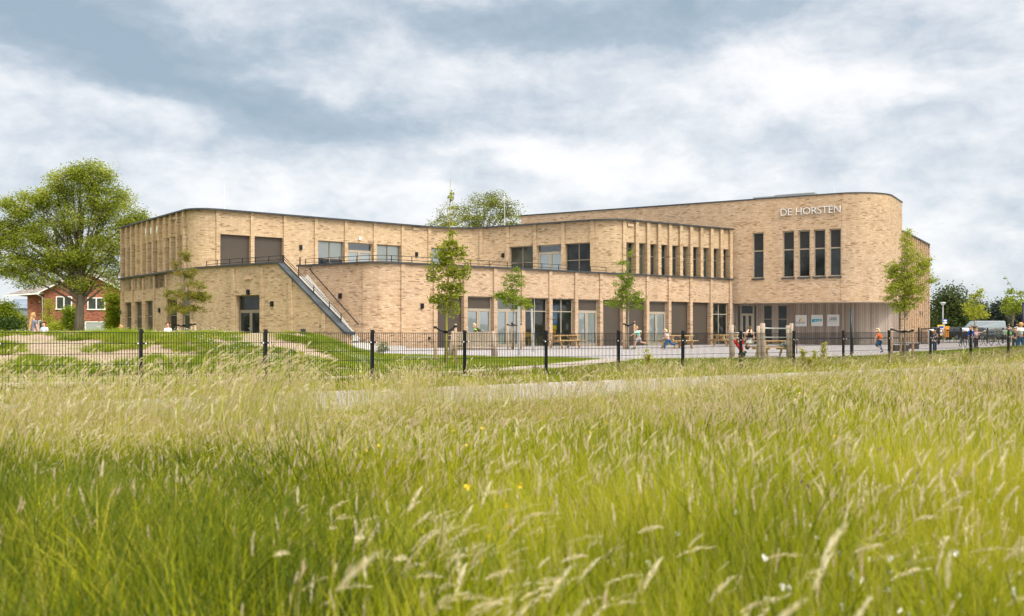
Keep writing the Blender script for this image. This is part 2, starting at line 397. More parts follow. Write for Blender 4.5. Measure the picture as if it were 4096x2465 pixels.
M_pave=stonemat('pale_paving',(.37,.35,.355),(.46,.44,.445),.8,.6,(.24,.23,.23))
M_road=stonemat('grey_asphalt_road',(.235,.22,.21),(.32,.30,.285),1.2)
M_path=stonemat('pale_gravel_path',(.40,.35,.30),(.52,.46,.40),3.0)
M_sand=stonemat('sandy_soil',(.25,.185,.13),(.46,.365,.27),1.4)
def _mossy():
    t=M_sand.node_tree; p=next(n for n in t.nodes if n.type=='BSDF_PRINCIPLED'); src=p.inputs['Base Color'].links[0].from_socket
    q=NT.__new__(NT); q.t=t; q.n=t.nodes; q.l=t.links
    g=q.new('ShaderNodeNewGeometry'); n1=q.noise(g.outputs['Position'],.9,5,.65,.4); n2=q.noise(g.outputs['Position'],9.0,4,.7)
    f=q.ramp(q.m('ADD',q.m('MULTIPLY',n1,.7),q.m('MULTIPLY',n2,.3)),[(.52,(0,0,0)),(.62,(1,1,1))]); t.links.new(q.mix(f,src,q.mix(n2,(.10,.13,.02),(.24,.27,.05))),p.inputs['Base Color'])
_mossy()
def grid(name, xs, ys, mat, zoff=0.0):
    X,Y=np.meshgrid(xs,ys); Z=hgt(X,Y)+zoff
    n,m=X.shape; vv=np.stack([X,Y,Z],-1).reshape(-1,3)
    i=np.arange((n-1)*(m-1)); r=i//(m-1); c=i%(m-1); a=r*m+c
    fc=np.stack([a,a+1,a+m+1,a+m],-1)
    me=bpy.data.meshes.new(name); me.from_pydata(vv.tolist(),[],fc.tolist()); 
    return tag(mobj(name,me,mat,None,True),kind='structure')
xs=np.concatenate([[-2500,-1200,-500,-220,-120,-80],np.arange(-60,70,.5),[90,130,220,500,1200,2500]])
ys=np.concatenate([[-300,-80,-20,-5],np.arange(0,62,.5),[70,90,130,220,500,1200,3000]])
grid('ground',xs,ys,M_field)
def sheet(name, cols, mat, zoff, nd=40, kind='structure'):
    """cols: list of ((x0,y0),(x1,y1)) near and far ends; draped on the terrain"""
    P=[]
    for a,b in cols:
        t=np.linspace(0,1,nd)[:,None]; q=np.array(a)[None]*(1-t)+np.array(b)[None]*t; P.append(q)
    P=np.array(P); Z=hgt(P[...,0],P[...,1])+zoff; vv=np.concatenate([P,Z[...,None]],-1)
    n,m=Z.shape; i=np.arange((n-1)*(m-1)); r=i//(m-1); c=i%(m-1); a=r*m+c
    fc=np.stack([a,a+m,a+m+1,a+1],-1)
    me=bpy.data.meshes.new(name); me.from_pydata(vv.reshape(-1,3).tolist(),[],fc.tolist())
    return tag(mobj(name,me,mat,None,True),kind=kind)
def fp(s,q): return (FX0+fd.x*s+fn.x*q, FY0+fd.y*s+fn.y*q)
ROADQ0,ROADQ1=-5.3,-1.0
sheet('road',[(fp(s,ROADQ0),fp(s,ROADQ1)) for s in np.arange(-60,160,1.0)],M_road,.012,24)
kb=MB(); S_=list(np.arange(-60,159,1.0))
for s0 in S_:
    a,b=fp(s0,ROADQ1),fp(s0+1.0,ROADQ1); a2,b2=fp(s0,ROADQ1+.10),fp(s0+1.0,ROADQ1+.10)
    z=-.375
    kb.quad([(*a,z-.05),(*b,z-.05),(*b,z+.045),(*a,z+.045)]); kb.quad([(*a,z+.045),(*b,z+.045),(*b2,z+.045),(*a2,z+.045)])
tag(kb.build('kerb',M_conc),kind='structure')
# sandy ridge
_c=[]
for x in np.arange(-40,-4.6,.35): _c.append(((x,24.6+.25*math.sin(x*1.1)+max(0,(x+8))*.35),(x,44)))
sheet('sand_ridge',_c,M_sand,.014,90)
# front edge of the paving and of the lawn, read on the ground
edge=[(1290,1412),(1400,1416),(1500,1420),(1700,1424),(1850,1428),(2000,1432),(2200,1433),(2330,1437),(2420,1443),(2480,1441),(2700,1439),(2950,1437),(3150,1436),(3300,1433),(3400,1430),(3500,1426),(3560,1420)]
EP=[G(*e) for e in edge]
def edgeD(px):
    xs_=[e[0] for e in edge]; return float(np.interp(px,xs_,[p.y for p in EP]))
_c=[]
for px in np.arange(1290,4500,12):
    k=(px-2048)/F; D0=edgeD(min(px,3560)) if px<3560 else edgeD(3560)+(px-3560)*.03
    D0=min(D0,60)
    if px<1520: D0=max(D0,39.5)
    _c.append(((k*D0,D0),(k*112,112)))
sheet('playground_paving',_c,M_pave,.035,140)
_c=[]
for px in np.arange(1420,4600,14):
    k=(px-2048)/F
    # near end: just behind the fence (q=.9)
    d=(.9+FX0*fn.x+FY0*fn.y)/(k*fn.x+fn.y); D1=edgeD(px)+.25 if px<3560 else edgeD(3560)+.25+(px-3560)*.035
    D1=min(D1,49.5); _c.append(((k*d,d),(k*D1,D1)))
# extend left under the path
sheet('lawn',_c,M_lawn,.022 if False else .02,110)
# foot path
def ribbon(name, pts, w, mat, zoff):
    P=[G(*p) for p in pts]; P=[V((p.x,p.y,0)) for p in P]
    out=[]
    for i in range(len(P)-1):
        p0=P[max(i-1,0)];p1=P[i];p2=P[i+1];p3=P[min(i+2,len(P)-1)]
        for k in range(8):
            t=k/8; out.append(.5*((2*p1)+(-p0+p2)*t+(2*p0-5*p1+4*p2-p3)*t*t+(-p0+3*p1-3*p2+p3)*t**3))
    out.append(P[-1]); cols=[]
    for i,p in enumerate(out):
        t=(out[min(i+1,len(out)-1)]-out[max(i-1,0)]).normalized(); n=V((-t.y,t.x,0)); ww=w+.12*math.sin(i*.7)
        cols.append(((p.x-n.x*ww/2,p.y-n.y*ww/2),(p.x+n.x*ww/2,p.y+n.y*ww/2)))
    return sheet(name,cols,mat,zoff,7)
ribbon('foot_path',[(-500,1556),(-150,1553),(0,1550),(400,1546),(800,1541),(1150,1531),(1450,1518),(1750,1503),(1950,1492),(2100,1480),(2250,1466),(2370,1453),(2480,1442)],1.15,M_path,.045)
ribbon('foot_path',[(1880,1484),(2000,1484),(2120,1478)],.35,M_path,.043)
# ---------------- school building ----------------
def lineint(p,d,q,e):
    det=d[0]*(-e[1])+e[0]*d[1]; bx,by=q[0]-p[0],q[1]-p[1]
    a=(bx*(-e[1])+e[0]*by)/det; return (p[0]+d[0]*a,p[1]+d[1]*a)
def poly(pts, rad):
    """polyline with the inner corners rounded by the given radii"""
    out=[V(pts[0])]
    for i in range(1,len(pts)-1):
        a,b,c=V(pts[i-1]),V(pts[i]),V(pts[i+1]); r=rad[i-1]
        u=(b-a).normalized(); v=(c-b).normalized(); cr=u.x*v.y-u.y*v.x; ang=math.atan2(cr,u.dot(v))
        if r<=0: out.append(b); continue
        tl=r*math.tan(abs(ang)/2); s=1 if ang>0 else -1
        p0=b-u*tl; cen=p0+V((-u.y,u.x))*s*r; n=max(6,int(abs(ang)*r/.22))
        st=math.atan2(p0.y-cen.y,p0.x-cen.x)
        for k in range(n+1):
            th=st+ang*k/n; out.append(cen+V((math.cos(th),math.sin(th)))*r)
    out.append(V(pts[-1])); return out
class Path:
    def __init__(s, pts):
        s.p=[V((p[0],p[1])) for p in pts]; s.s=[0]
        for a,b in zip(s.p,s.p[1:]): s.s.append(s.s[-1]+(b-a).length)
        s.L=s.s[-1]
    def seg(s,t):
        i=0
        while i<len(s.s)-2 and t>s.s[i+1]: i+=1
        return i
    def at(s,t,off=0.0):
        i=s.seg(t); a,b=s.p[i],s.p[i+1]; d=(b-a).normalized(); q=a+d*(t-s.s[i]); n=V((d.y,-d.x))
        return q+n*off
    def nrm(s,t):
        a=s.at(max(0,t-.15)); b=s.at(min(s.L,t+.15)); d=(b-a).normalized(); return V((d.y,-d.x))
    def px(s,px,last=False):
        k=(px-2048)/F; best=None
        for i in range(len(s.p)-1):
            f0=s.p[i].x-k*s.p[i].y; f1=s.p[i+1].x-k*s.p[i+1].y
            if f0*f1<=0 and f0!=f1:
                t=s.s[i]+(s.s[i+1]-s.s[i])*f0/(f0-f1)
                if best is None or last: best=t
        if best is None: 
            best = 0 if abs(s.p[0].x-k*s.p[0].y)<abs(s.p[-1].x-k*s.p[-1].y) else s.L
        return best
    def z(s,px,py,t=None):
        q=s.at(s.px(px) if t is None else t); return CAMZ+(HY-py)/F*q.y
    def range(s,a,b,step=.3):
        r=[a]+[x for x in s.s if a+.02<x<b-.02]
        out=[]
        r.append(b)
        for u,v in zip(r,r[1:]):
            n=max(1,int((v-u)/max(step,2.0)))
            out+= [u+(v-u)*k/n for k in range(n)]
        return out+[b]
Z1=CAMZ+3.71; Z2=CAMZ+7.2; Z3=CAMZ+9.29; ZT=CAMZ+3.1   # terrace coping, roof, high block roof, terrace floor
ZH1=CAMZ+2.05; ZH2=CAMZ+5.81
L1=((-27.25,69.25),(.613,-.790)); L2=((-15.8,59.9),(.772,.636)); L3=((-14.3,54.5),(.793,-.609))
L4=((-11.8,55.7),(.824,-.566)); L5=((-1,58.0),(.8096,.587)); L6=((-1,68.2),(.836,-.5485)); L8=((21.9,66.6),(.8575,-.5145)); L9=((27.5,70.5),(.5075,.8616))
def X_(a,b): return lineint(*a,*b)
END5=(15.45,58.0+.725*16.45)
PU=Path(poly([L1[0],X_(L1,L2),X_(L2,L6),X_(L6,L5),END5],[1.3,3.5,2.2]))
e3=(L3[0][0]+L3[1][0]*7.55,L3[0][1]+L3[1][1]*7.55)
PA=Path(poly([L1[0],X_(L1,L3),e3],[8]))           # lower wall, part left of the stairs
L5b=((-6.0,53.4),(.7923,.6101))
PB=Path(poly([(-12.0,55.84),X_(L4,L5b),END5],[1.6])) # lower wall, part right of the stairs
PH=Path(poly([(.7,79.32),X_(L8,L9),(27.9,71.18)],[3.0]))   # high block
PS=Path([(27.75,71.0),(34.25,82.05)])
PT=Path(poly([(15.5,70.1),(16.05,71.5),(19.57,70.65),(25.2,69.15),(27.62,71.0)],[0,0,2.6]))

school=empty('school_building',(0,62,0))
tag(school,'long two storey buff brick school with rounded corners, roof terrace and outside stair','school')
def part(mb,name,mats,parent=None,smooth=False,bevel=0):
    o=mb.build(name,mats,None,smooth,bevel); p=parent or school; o.parent=p
    o.matrix_parent_inverse=(p.matrix_world_inv if hasattr(p,'matrix_world_inv') else Matrix.Translation(school.location).inverted()) if p is school else Matrix.Identity(4)
    return o
def facade(mb, P, z0, z1, ops=(), s0=0.0, s1=None, top=None, extra=()):
    """brick skin along path P with openings (sa,sb,za,zb,depth)"""
    s1 = P.L if s1 is None else s1
    br=set(round(x,4) for x in P.range(s0,s1))
    for o in ops: br.add(round(o[0],4)); br.add(round(o[1],4))
    for x in extra: br.add(round(x,4))
    br=sorted(b for b in br if s0-1e-3<=b<=s1+1e-3)
    for a,b in zip(br,br[1:]):
        if b-a<1e-4: continue
        m=(a+b)/2; hs=sorted([(o[2],o[3]) for o in ops if o[0]<m<o[1]])
        zs=[z0]; 
        for h in hs: zs+= [max(h[0],z0),h[1]]
        zs.append(z1); pa,pb=P.at(a),P.at(b)
        for k in range(0,len(zs),2):
            za,zb=zs[k],zs[k+1]
            if zb-za<1e-3: continue
            if top and zb==z1:
                ta,tb=top(a),top(b)
                if ta<=za+.01 and tb<=za+.01: continue
                mb.quad([(pa.x,pa.y,za),(pb.x,pb.y,za),(pb.x,pb.y,max(tb,za)),(pa.x,pa.y,max(ta,za))],0,[(a,za),(b,za),(b,max(tb,za)),(a,max(ta,za))])
            else: mb.quad([(pa.x,pa.y,za),(pb.x,pb.y,za),(pb.x,pb.y,zb),(pa.x,pa.y,zb)],0,[(a,za),(b,za),(b,zb),(a,zb)])
    for (a,b,za,zb,d) in ops:
        pa,pb=P.at(a),P.at(b); n=P.nrm((a+b)/2); ia=pa-n*d; ib=pb-n*d
        c3=lambda p,z:(p.x,p.y,z)
        mb.quad([c3(pa,za),c3(ia,za),c3(ia,zb),c3(pa,zb)],0,[(a,za),(a+d,za),(a+d,zb),(a,zb)])
        mb.quad([c3(ib,za),c3(pb,za),c3(pb,zb),c3(ib,zb)],0,[(b-d,za),(b,za),(b,zb),(b-d,zb)])
        mb.quad([c3(pa,zb),c3(pb,zb),c3(ib,zb),c3(ia,zb)],0,[(a,0),(b,0),(b,d),(a,d)])
        mb.quad([c3(ia,za),c3(ib,za),c3(pb,za),c3(pa,za)],0,[(a,0),(b,0),(b,d),(a,d)])
def pilaster(mb,P,s,w,pr,z0,z1,tooth=False):
    q=P.at(s); n=P.nrm(s); t=V((-n.y,n.x))
    mb.box((q.x,q.y,0),(t.x,t.y,0),(n.x,n.y,0),-w/2,w/2,-.02,pr,z0,z1,0,us=s,skip='f')
    # box() puts y from -.02 inward to pr outward; outer face is the 'b' side
    if tooth:
        z=z0+.1
        while z<z1-.2:
            mb.box((q.x,q.y,0),(t.x,t.y,0),(n.x,n.y,0),-w/2-.016,w/2+.016,.0,pr+.016,z,z+.12,0,us=s+.1,skip='f'); z+=.5
def sweep(mb,P,s0,s1,o0,o1,z0,z1,zf=None,mi=0):
    ss=P.range(s0,s1)
    prev=None
    for s in ss:
        n=P.nrm(s); c=P.at(s); a=c+n*o0; b=c+n*o1; dz=zf(s) if zf else 0
        cur=[(a.x,a.y,z0+dz),(b.x,b.y,z0+dz),(b.x,b.y,z1+dz),(a.x,a.y,z1+dz)]
        if prev:
            for k in range(4):
                k2=(k+1)%4; mb.quad([prev[k],prev[k2],cur[k2],cur[k]],mi)
        else: mb.quad(cur[::-1],mi)
        prev=cur
    mb.quad(prev,mi)

class Fr:   # local frame of an opening
    def __init__(s,P,a,b,depth):
        pa,pb=P.at(a),P.at(b); n=P.nrm((a+b)/2); s.o=V((pa.x-n.x*depth,pa.y-n.y*depth,0)); d=(pb-pa); s.w=d.length
        d=d.normalized(); s.u=V((d.x,d.y,0)); s.n=V((-n.x,-n.y,0))   # n points INTO the building
    def box(s,mb,x0,x1,z0,z1,y0=-.03,y1=.04,mi=0): mb.box(s.o,s.u,s.n,x0,x1,y0,y1,z0,z1,mi)
    def pane(s,mb,x0,x1,z0,z1,y=.01,mi=0):
        p=lambda x,z:(s.o+s.u*x+s.n*y+V((0,0,z)))
        mb.quad([p(x0,z0),p(x1,z0),p(x1,z1),p(x0,z1)],mi)
def unit_panel(P,a,b,z0,z1,depth=.2):
    f=Fr(P,a,b,depth); mb=MB(); f.box(mb,.0,f.w,z0,z1,-.015,.06); f.box(mb,f.w-.05,f.w,z0,z1-.0,-.035,-.016); f.box(mb,0,f.w-.05,z1-.05,z1,-.035,-.016)
    return part(mb,'screen_panel',M_panel)
def unit_window(P,a,b,z0,z1,depth=.2,cols=2,tr=.42,glass=None,blind=None,fm=None,blind_full=False,fw=.055):
    f=Fr(P,a,b,depth); mb=MB(); w=f.w; zt=z1-(z1-z0)*tr if tr else None
    f.box(mb,0,fw,z0,z1); f.box(mb,w-fw,w,z0,z1); f.box(mb,fw,w-fw,z1-fw,z1); f.box(mb,fw,w-fw,z0,z0+fw)
    xs_=[fw+(w-2*fw)*k/cols for k in range(cols+1)]
    for k in range(1,cols): f.box(mb,xs_[k]-fw/2,xs_[k]+fw/2,z0+fw,z1-fw)
    if tr:
        for k in range(cols):
            l=xs_[k]+(fw/2 if k else 0); r=xs_[k+1]-(fw/2 if k<cols-1 else 0); f.box(mb,l,r,zt-fw/2,zt+fw/2)
    win=part(mb,'window',fm or M_frame)
    g=MB(); f.pane(g,fw,w-fw,z0+fw,z1-fw); part(g,'pane',glass or M_dglass,win)
    if blind:
        g=MB(); f.box(g,fw,w-fw,(z0 if blind_full else z1-(z1-z0)*blind),z1-fw,.05,.07); part(g,'blind',M_roller,win)
    return win
def unit_door(P,a,b,z0,z1,depth=.2,top='panel',blind=True,fm=None,leaves=2,glass=None,doorh=2.12):
    f=Fr(P,a,b,depth); mb=MB(); w=f.w; zt=min(z0+doorh+.1,z1-.05); fw=.06
    f.box(mb,0,fw,z0,z1); f.box(mb,w-fw,w,z0,z1); f.box(mb,fw,w-fw,z1-fw,z1)
    if top: f.box(mb,fw,w-fw,zt-.07,zt)
    ztop=zt-.07 if top else z1-fw
    lw=(w-2*fw)/leaves; sw=.095
    for k in range(leaves):
        x0=fw+lw*k+.006; x1=fw+lw*(k+1)-.006
        f.box(mb,x0,x0+sw,z0,ztop,-.045,.02); f.box(mb,x1-sw,x1,z0,ztop,-.045,.02); f.box(mb,x0+sw,x1-sw,ztop-sw,ztop,-.045,.02); f.box(mb,x0+sw,x1-sw,z0,z0+.20,-.045,.02)
    d=part(mb,'door',fm or M_frame2)
    g=MB()
    for k in range(leaves):
        x0=fw+lw*k+.006+sw; x1=fw+lw*(k+1)-.006-sw; f.pane(g,x0,x1,z0+.2,ztop-sw,-.01)
    if top=='glass' : f.pane(g,fw,w-fw,zt,z1-fw)
    part(g,'pane',(M_bglass if blind else (glass or M_dglass)),d)
    if blind:
        g=MB(); f.box(g,fw,w-fw,z0+.05,ztop-.05,.03,.05); part(g,'blind',M_blind,d)
    if top=='panel':
        g=MB(); f.box(g,fw,w-fw,zt,z1-fw,-.02,.05); part(g,'transom_panel',M_panel,d)
    g=MB()
    x=fw+lw*(1 if leaves==2 else .9)-.05; f.box(g,x-.012,x+.012,z0+.98,z0+1.14,-.085,-.046); f.box(g,x-.11,x+.012,z0+1.08,z0+1.1,-.105,-.086); part(g,'handle',M_galv,d)
    return d

# ---- upper storey, pilasters read along the wall
def S(P,xs_): return [P.px(x) for x in xs_]
wU=MB(); ops=[]
leftp=S(PU,[493,513.7,533,554,576,597,619,643,667,691,716,741])
frontp=S(PU,[871,1008,1139,1263,1383,1498,1609.5,1716,1818,1926,2032,2141,2254,2370,2496])
narrow=S(PU,[2543,2588,2632,2676,2719,2760,2801,2842,2881,2919])
for i in range(11):
    if i in (3,7): continue
    a,b=leftp[i]+.13,leftp[i+1]-.13
    ops.append((a,b,Z1+.05,ZH2,.30,'slot'))
kinds={0:'panel',1:'panel',3:'win_r',4:'door',5:'win_r',7:'win_w',10:'win_d',11:'door',12:'win_k'}
for i,k in kinds.items(): ops.append((frontp[i]+.12,frontp[i+1]-.12,ZT+.1,ZH2,.2,k))
nb=[frontp[-1]]+narrow
for i in range(10): ops.append((nb[i]+.14,nb[i+1]-.14,Z1+.06,ZH2,.24,'nar'))
sJ=PU.px(760); sK=PU.px(2588)
facade(wU,PU,ZT-.3,Z2,[o[:5] for o in ops])
for s in leftp[:]: pilaster(wU,PU,s,.24,.17,Z1-.02,Z2-.02,leftp.index(s)%2==1)
for s in frontp: pilaster(wU,PU,s,.24,.10,ZT,Z2-.02)
for s in narrow: pilaster(wU,PU,s,.26,.17,Z1-.02,Z2-.02,narrow.index(s)%2==0)
part(wU,'upper_wall',M_brick)
nn=0
for o in ops:
    a,b,z0,z1,d,k=o
    if k=='panel': unit_panel(PU,a,b,z0,z1,d)
    elif k=='slot': unit_window(PU,a,b,z0,z1,d,cols=1,tr=.35,fm=M_frame)
    elif k=='door': unit_door(PU,a,b,z0,z1,d,top='glass',blind=True,doorh=2.05)
    elif k=='win_r': unit_window(PU,a,b,z0,z1,d,glass=M_rglass if False else M_glass,blind=.42); 
    elif k=='win_w': unit_window(PU,a,b,z0,z1,d,glass=M_glass,blind=.7)
    elif k=='win_d': unit_window(PU,a,b,z0,z1,d,glass=M_gglass,tr=.42)
    elif k=='win_k': unit_window(PU,a,b,z0,z1,d,glass=M_dglass,tr=.42)
    elif k=='nar': unit_window(PU,a,b,z0,z1,d,cols=2,tr=.4,glass=M_gglass if nn%3 else M_dglass,fw=.05); nn+=1
# dim rooms behind the clear upper panes
def room(P,a,b,z0,z1,d0,d1,mat,name='classroom'):
    f=Fr(P,a,b,d0); mb=MB()
    p=lambda x,y,z:(f.o+f.u*x+f.n*y+V((0,0,z))); w=f.w; D=d1-d0; e=.15
    mb.quad([p(-e,D,z0),p(w+e,D,z0),p(w+e,D,z1),p(-e,D,z1)]); mb.quad([p(-e,.06,z0),p(-e,D,z0),p(-e,D,z1),p(-e,.06,z1)]); mb.quad([p(w+e,.06,z0),p(w+e,D,z0),p(w+e,D,z1),p(w+e,.06,z1)])
    mb.quad([p(-e,.06,z0),p(w+e,.06,z0),p(w+e,D,z0),p(-e,D,z0)],1); mb.quad([p(-e,.06,z1),p(w+e,.06,z1),p(w+e,D,z1),p(-e,D,z1)],2)
    return part(mb,name,[mat,M_roomfloor,M_roomceil])
M_room=plain('sage_room_wall',(.32,.36,.32),.8,0,.1,2); M_roomb=plain('slate_blue_room_wall',(.20,.27,.34),.8,0,.15,2)
M_roomfloor=plain('grey_lino',(.25,.25,.24),.5); M_roomceil=plain('ceiling_board',(.55,.55,.53),.8)
for i in (3,5,7): room(PU,frontp[i]+.12,frontp[i+1]-.12,ZT+.1,ZH2,.2,2.6,M_roomb)

# ---- lower storey
wA=MB(); wB=MB(); opA=[]; opB=[]
ZG=-.25
lp=S(PA,[493,533,575.5,619,667,768,935,1049,1164.5,1297])
for xa,xb in ((498.5,527),(538.6,568.7),(581,613)): opA.append((PA.px(xa),PA.px(xb),ZG+.3,ZH1,.20,'slot'))
opA.append((PA.px(666),PA.px(708),ZG+.3,ZH1,.28,'slot')); opA.append((PA.px(727),PA.px(759),ZG+.3,ZH1,.10,'slot'))
opA.append((PA.px(938)+.10,PA.px(1040),0.02,ZH1,.26,'adoor'))
lb=S(PB,[1610,1739,1860,1979,2090.5,2200,2303,2402.5,2493,2588,2676,2762,2843,2920])
kB={1:'panel',2:'pdoor',3:'gdoor',4:'win_room',5:'win_room',6:'pdoor',7:'panel',8:'panel',9:'pdoor',10:'panel',11:'panel',12:'win_room'}
for i,k in kB.items(): opB.append((lb[i]+.13,lb[i+1]-.13,0.02,ZH1,.22,k))
# slope of the slide: wall top follows it
sS0=PA.px(1113); sS1=PA.L-.05
def slz(s): return Z1+.0-(max(0,s-sS0))*(Z1-.15-.72)/(sS1-sS0)
facade(wA,PA,ZG,Z1,[o[:5] for o in opA],top=lambda s:(Z1 if s<=sS0+1e-3 else slz(s)-.03),extra=[sS0,sS0+.01])
facade(wB,PB,ZG,Z1,[o[:5] for o in opB])
for s in lp: pilaster(wA,PA,s,.24,.09,ZG,min(Z1,slz(s)-.12)-.03)
for s in lb: pilaster(wB,PB,s,.25,.10,ZG,Z1-.03)
# inner face of the slide wall and the gable end of the right wall beside the stair
mbx=wA
ss=PA.range(sS0-1.0,PA.L)
for a,b in zip(ss,ss[1:]):
    pa,pb=PA.at(a,-.44),PA.at(b,-.44); ta,tb=(ZT-.05 if a<sS0-.01 else slz(a)-.03),(ZT-.05 if b<sS0-.01 else slz(b)-.03)
    mbx.quad([(pb.x,pb.y,ZG),(pa.x,pa.y,ZG),(pa.x,pa.y,ta),(pb.x,pb.y,tb)],0,[(b,ZG),(a,ZG),(a,ta),(b,tb)])
pe0,pe1=PA.at(PA.L),PA.at(PA.L,-.44); te=max(slz(PA.L)-.03,ZG)
mbx.quad([(pe0.x,pe0.y,ZG),(pe1.x,pe1.y,ZG),(pe1.x,pe1.y,te),(pe0.x,pe0.y,te)],0,[(0,ZG),(1,ZG),(1,te),(0,te)])
part(wA,'lower_wall',M_brick)
e0=PB.at(0); n0=PB.nrm(0.1); i0=e0-n0*.35
wB.quad([(e0.x,e0.y,ZG),(i0.x,i0.y,ZG),(i0.x,i0.y,Z1),(e0.x,e0.y,Z1)],0,[(0,ZG),(.35,ZG),(.35,Z1),(0,Z1)])
i1=e0-n0*7; wB.quad([(e0.x,e0.y,ZG),(i1.x,i1.y,ZG),(i1.x,i1.y,ZT),(e0.x,e0.y,ZT)],0,[(0,ZG),(7,ZG),(7,ZT),(0,ZT)])
part(wB,'lower_wall',M_brick2)
rooms=[]
for o in opA:
    a,b,z0,z1,d,k=o
    if k=='slot': unit_window(PA,a,b,z0,z1,d,cols=1,tr=.35,glass=M_gglass)
    else:
        unit_door(PA,a,b,z0,z1,d,top='glass',blind=False,glass=M_dglass,fm=M_frame,doorh=2.0)
for i,o in zip(kB,opB):
    a,b,z0,z1,d,k=o
    if k=='panel': unit_panel(PB,a,b,z0,z1,d)
    elif k=='pdoor': unit_door(PB,a,b,z0,z1,d,top='panel')
    elif k=='gdoor': unit_door(PB,a,b,z0,z1,d,top='glass')
    else:
        unit_window(PB,a,b,z0,z1,d,cols=2,tr=.27,glass=M_glass,fm=M_frame2); room(PB,a,b,z0,z1,d,3.2,M_room)
# high block
wH=MB(); opH=[]
hz0=lambda p,y:PH.z(p,y)
for (x0,x1) in ((3010,3055),(3130,3177),(3193,3240),(3254,3302),(3317,3365)):
    opH.append((PH.px(x0),PH.px(x1),CAMZ+3.77,CAMZ+6.96,.17,'tall'))
facade(wH,PH,ZH1,Z3,[o[:5] for o in opH])
# blind left return and back of the high block
a0=PH.p[0]; bk=V((a0.x+7,a0.y+13)); wH.quad([(bk.x,bk.y,0),(a0.x,a0.y,0),(a0.x,a0.y,Z3),(bk.x,bk.y,Z3)],0,[(0,0),(14.8,0),(14.8,Z3),(0,Z3)])
e=PH.p[-1]; wH.quad([(e.x,e.y,0),(e.x-7,e.y+4.2,0),(e.x-7,e.y+4.2,Z3),(e.x,e.y,Z3)],0,[(0,0),(8,0),(8,Z3),(0,Z3)])
# wall of the high block down to the ground behind the low wing
pq=PH.at(0); pr=PH.at(PH.px(2925)); wH.quad([(pq.x,pq.y,0),(pr.x,pr.y,0),(pr.x,pr.y,ZH1),(pq.x,pq.y,ZH1)],0,[(0,0),(16,0),(16,ZH1),(0,ZH1)])
part(wH,'high_wall',M_brick2)
for o in opH:
    a,b,z0,z1,d,k=o
    f=unit_window(PH,a,b,z0,z1,d,cols=1,tr=.40,glass=M_dglass,fm=M_frame2,fw=.08)
    sm=MB(); ff=Fr(PH,a,b,d); ff.box(sm,-.06,ff.w+.04,z0-.10,z0-.003,-d-.07,.0); part(sm,'sill',M_cap,f)
    g=MB(); ff.box(g,.085,ff.w-.085,z1-(z1-z0)*.40+.05,z1-.085,-.012,.0); part(g,'screen',plain('black_screen_cloth',(.018,.018,.018),.5) if 'black_screen_cloth' not in MATS else MATS['black_screen_cloth'],f)
# side wing
wS=MB(); opS=[]
sp_=[i*PS.L/12 for i in range(13)]
for i in range(12):
    a,b=sp_[i]+.14,sp_[i+1]-.2
    if i in (5,6,7,9,10): opS.append((a+.1,b,Z1+.1,ZH2,.26))
    if i in (9,10): opS.append((a+.1,b,0.1,ZH1,.26))
facade(wS,PS,ZG,Z2,opS)
for i,s in enumerate(sp_): pilaster(wS,PS,s,.24,.16,ZG,Z2-.03,i%2==0)
e=PS.p[-1]; wS.quad([(e.x,e.y,ZG),(e.x-14,e.y+8.3,ZG),(e.x-14,e.y+8.3,Z2),(e.x,e.y,Z2)],0,[(0,ZG),(16,ZG),(16,Z2),(0,Z2)])
part(wS,'side_wall',M_brick2)
for o in opS: unit_window(PS,*o[:4],o[4],cols=1,tr=.35)
# back walls so that the school is closed from every side
wK=MB(); bks=[(-27.25,69.25),(-19,84),(5,92),(20,96),(22,90.3)]
for a,b in zip(bks,bks[1:]):
    l=math.dist(a,b); wK.quad([(b[0],b[1],ZG),(a[0],a[1],ZG),(a[0],a[1],Z2),(b[0],b[1],Z2)],0,[(0,ZG),(l,ZG),(l,Z2),(0,Z2)])
part(wK,'back_wall',M_brick)
# copings
mb=MB(); sweep(mb,PU,0,PU.L,-.35,.24,Z2-.02,Z2+.07); part(mb,'roof_coping',M_cap)
mb=MB(); sweep(mb,PA,0,sS0+.05,-.30,.14,Z1-.03,Z1+.06); part(mb,'terrace_coping',M_cap)
mb=MB(); sweep(mb,PB,0,PB.L,-.30,.15,Z1-.03,Z1+.06); part(mb,'terrace_coping',M_cap)
mb=MB(); sweep(mb,PU,0,sJ,-.1,.205,Z1-.025,Z1+.055); part(mb,'storey_band',M_cap)
mb=MB(); sweep(mb,PU,sK-2.6,PU.L,-.1,.205,Z1-.025,Z1+.052); part(mb,'storey_band',M_cap)
mb=MB(); sweep(mb,PH,0,PH.L,-.35,.05,Z3-.02,Z3+.05); part(mb,'block_coping',M_cap)
mb=MB(); sweep(mb,PS,0,PS.L,-.35,.22,Z2-.02,Z2+.07); part(mb,'side_coping',M_cap)
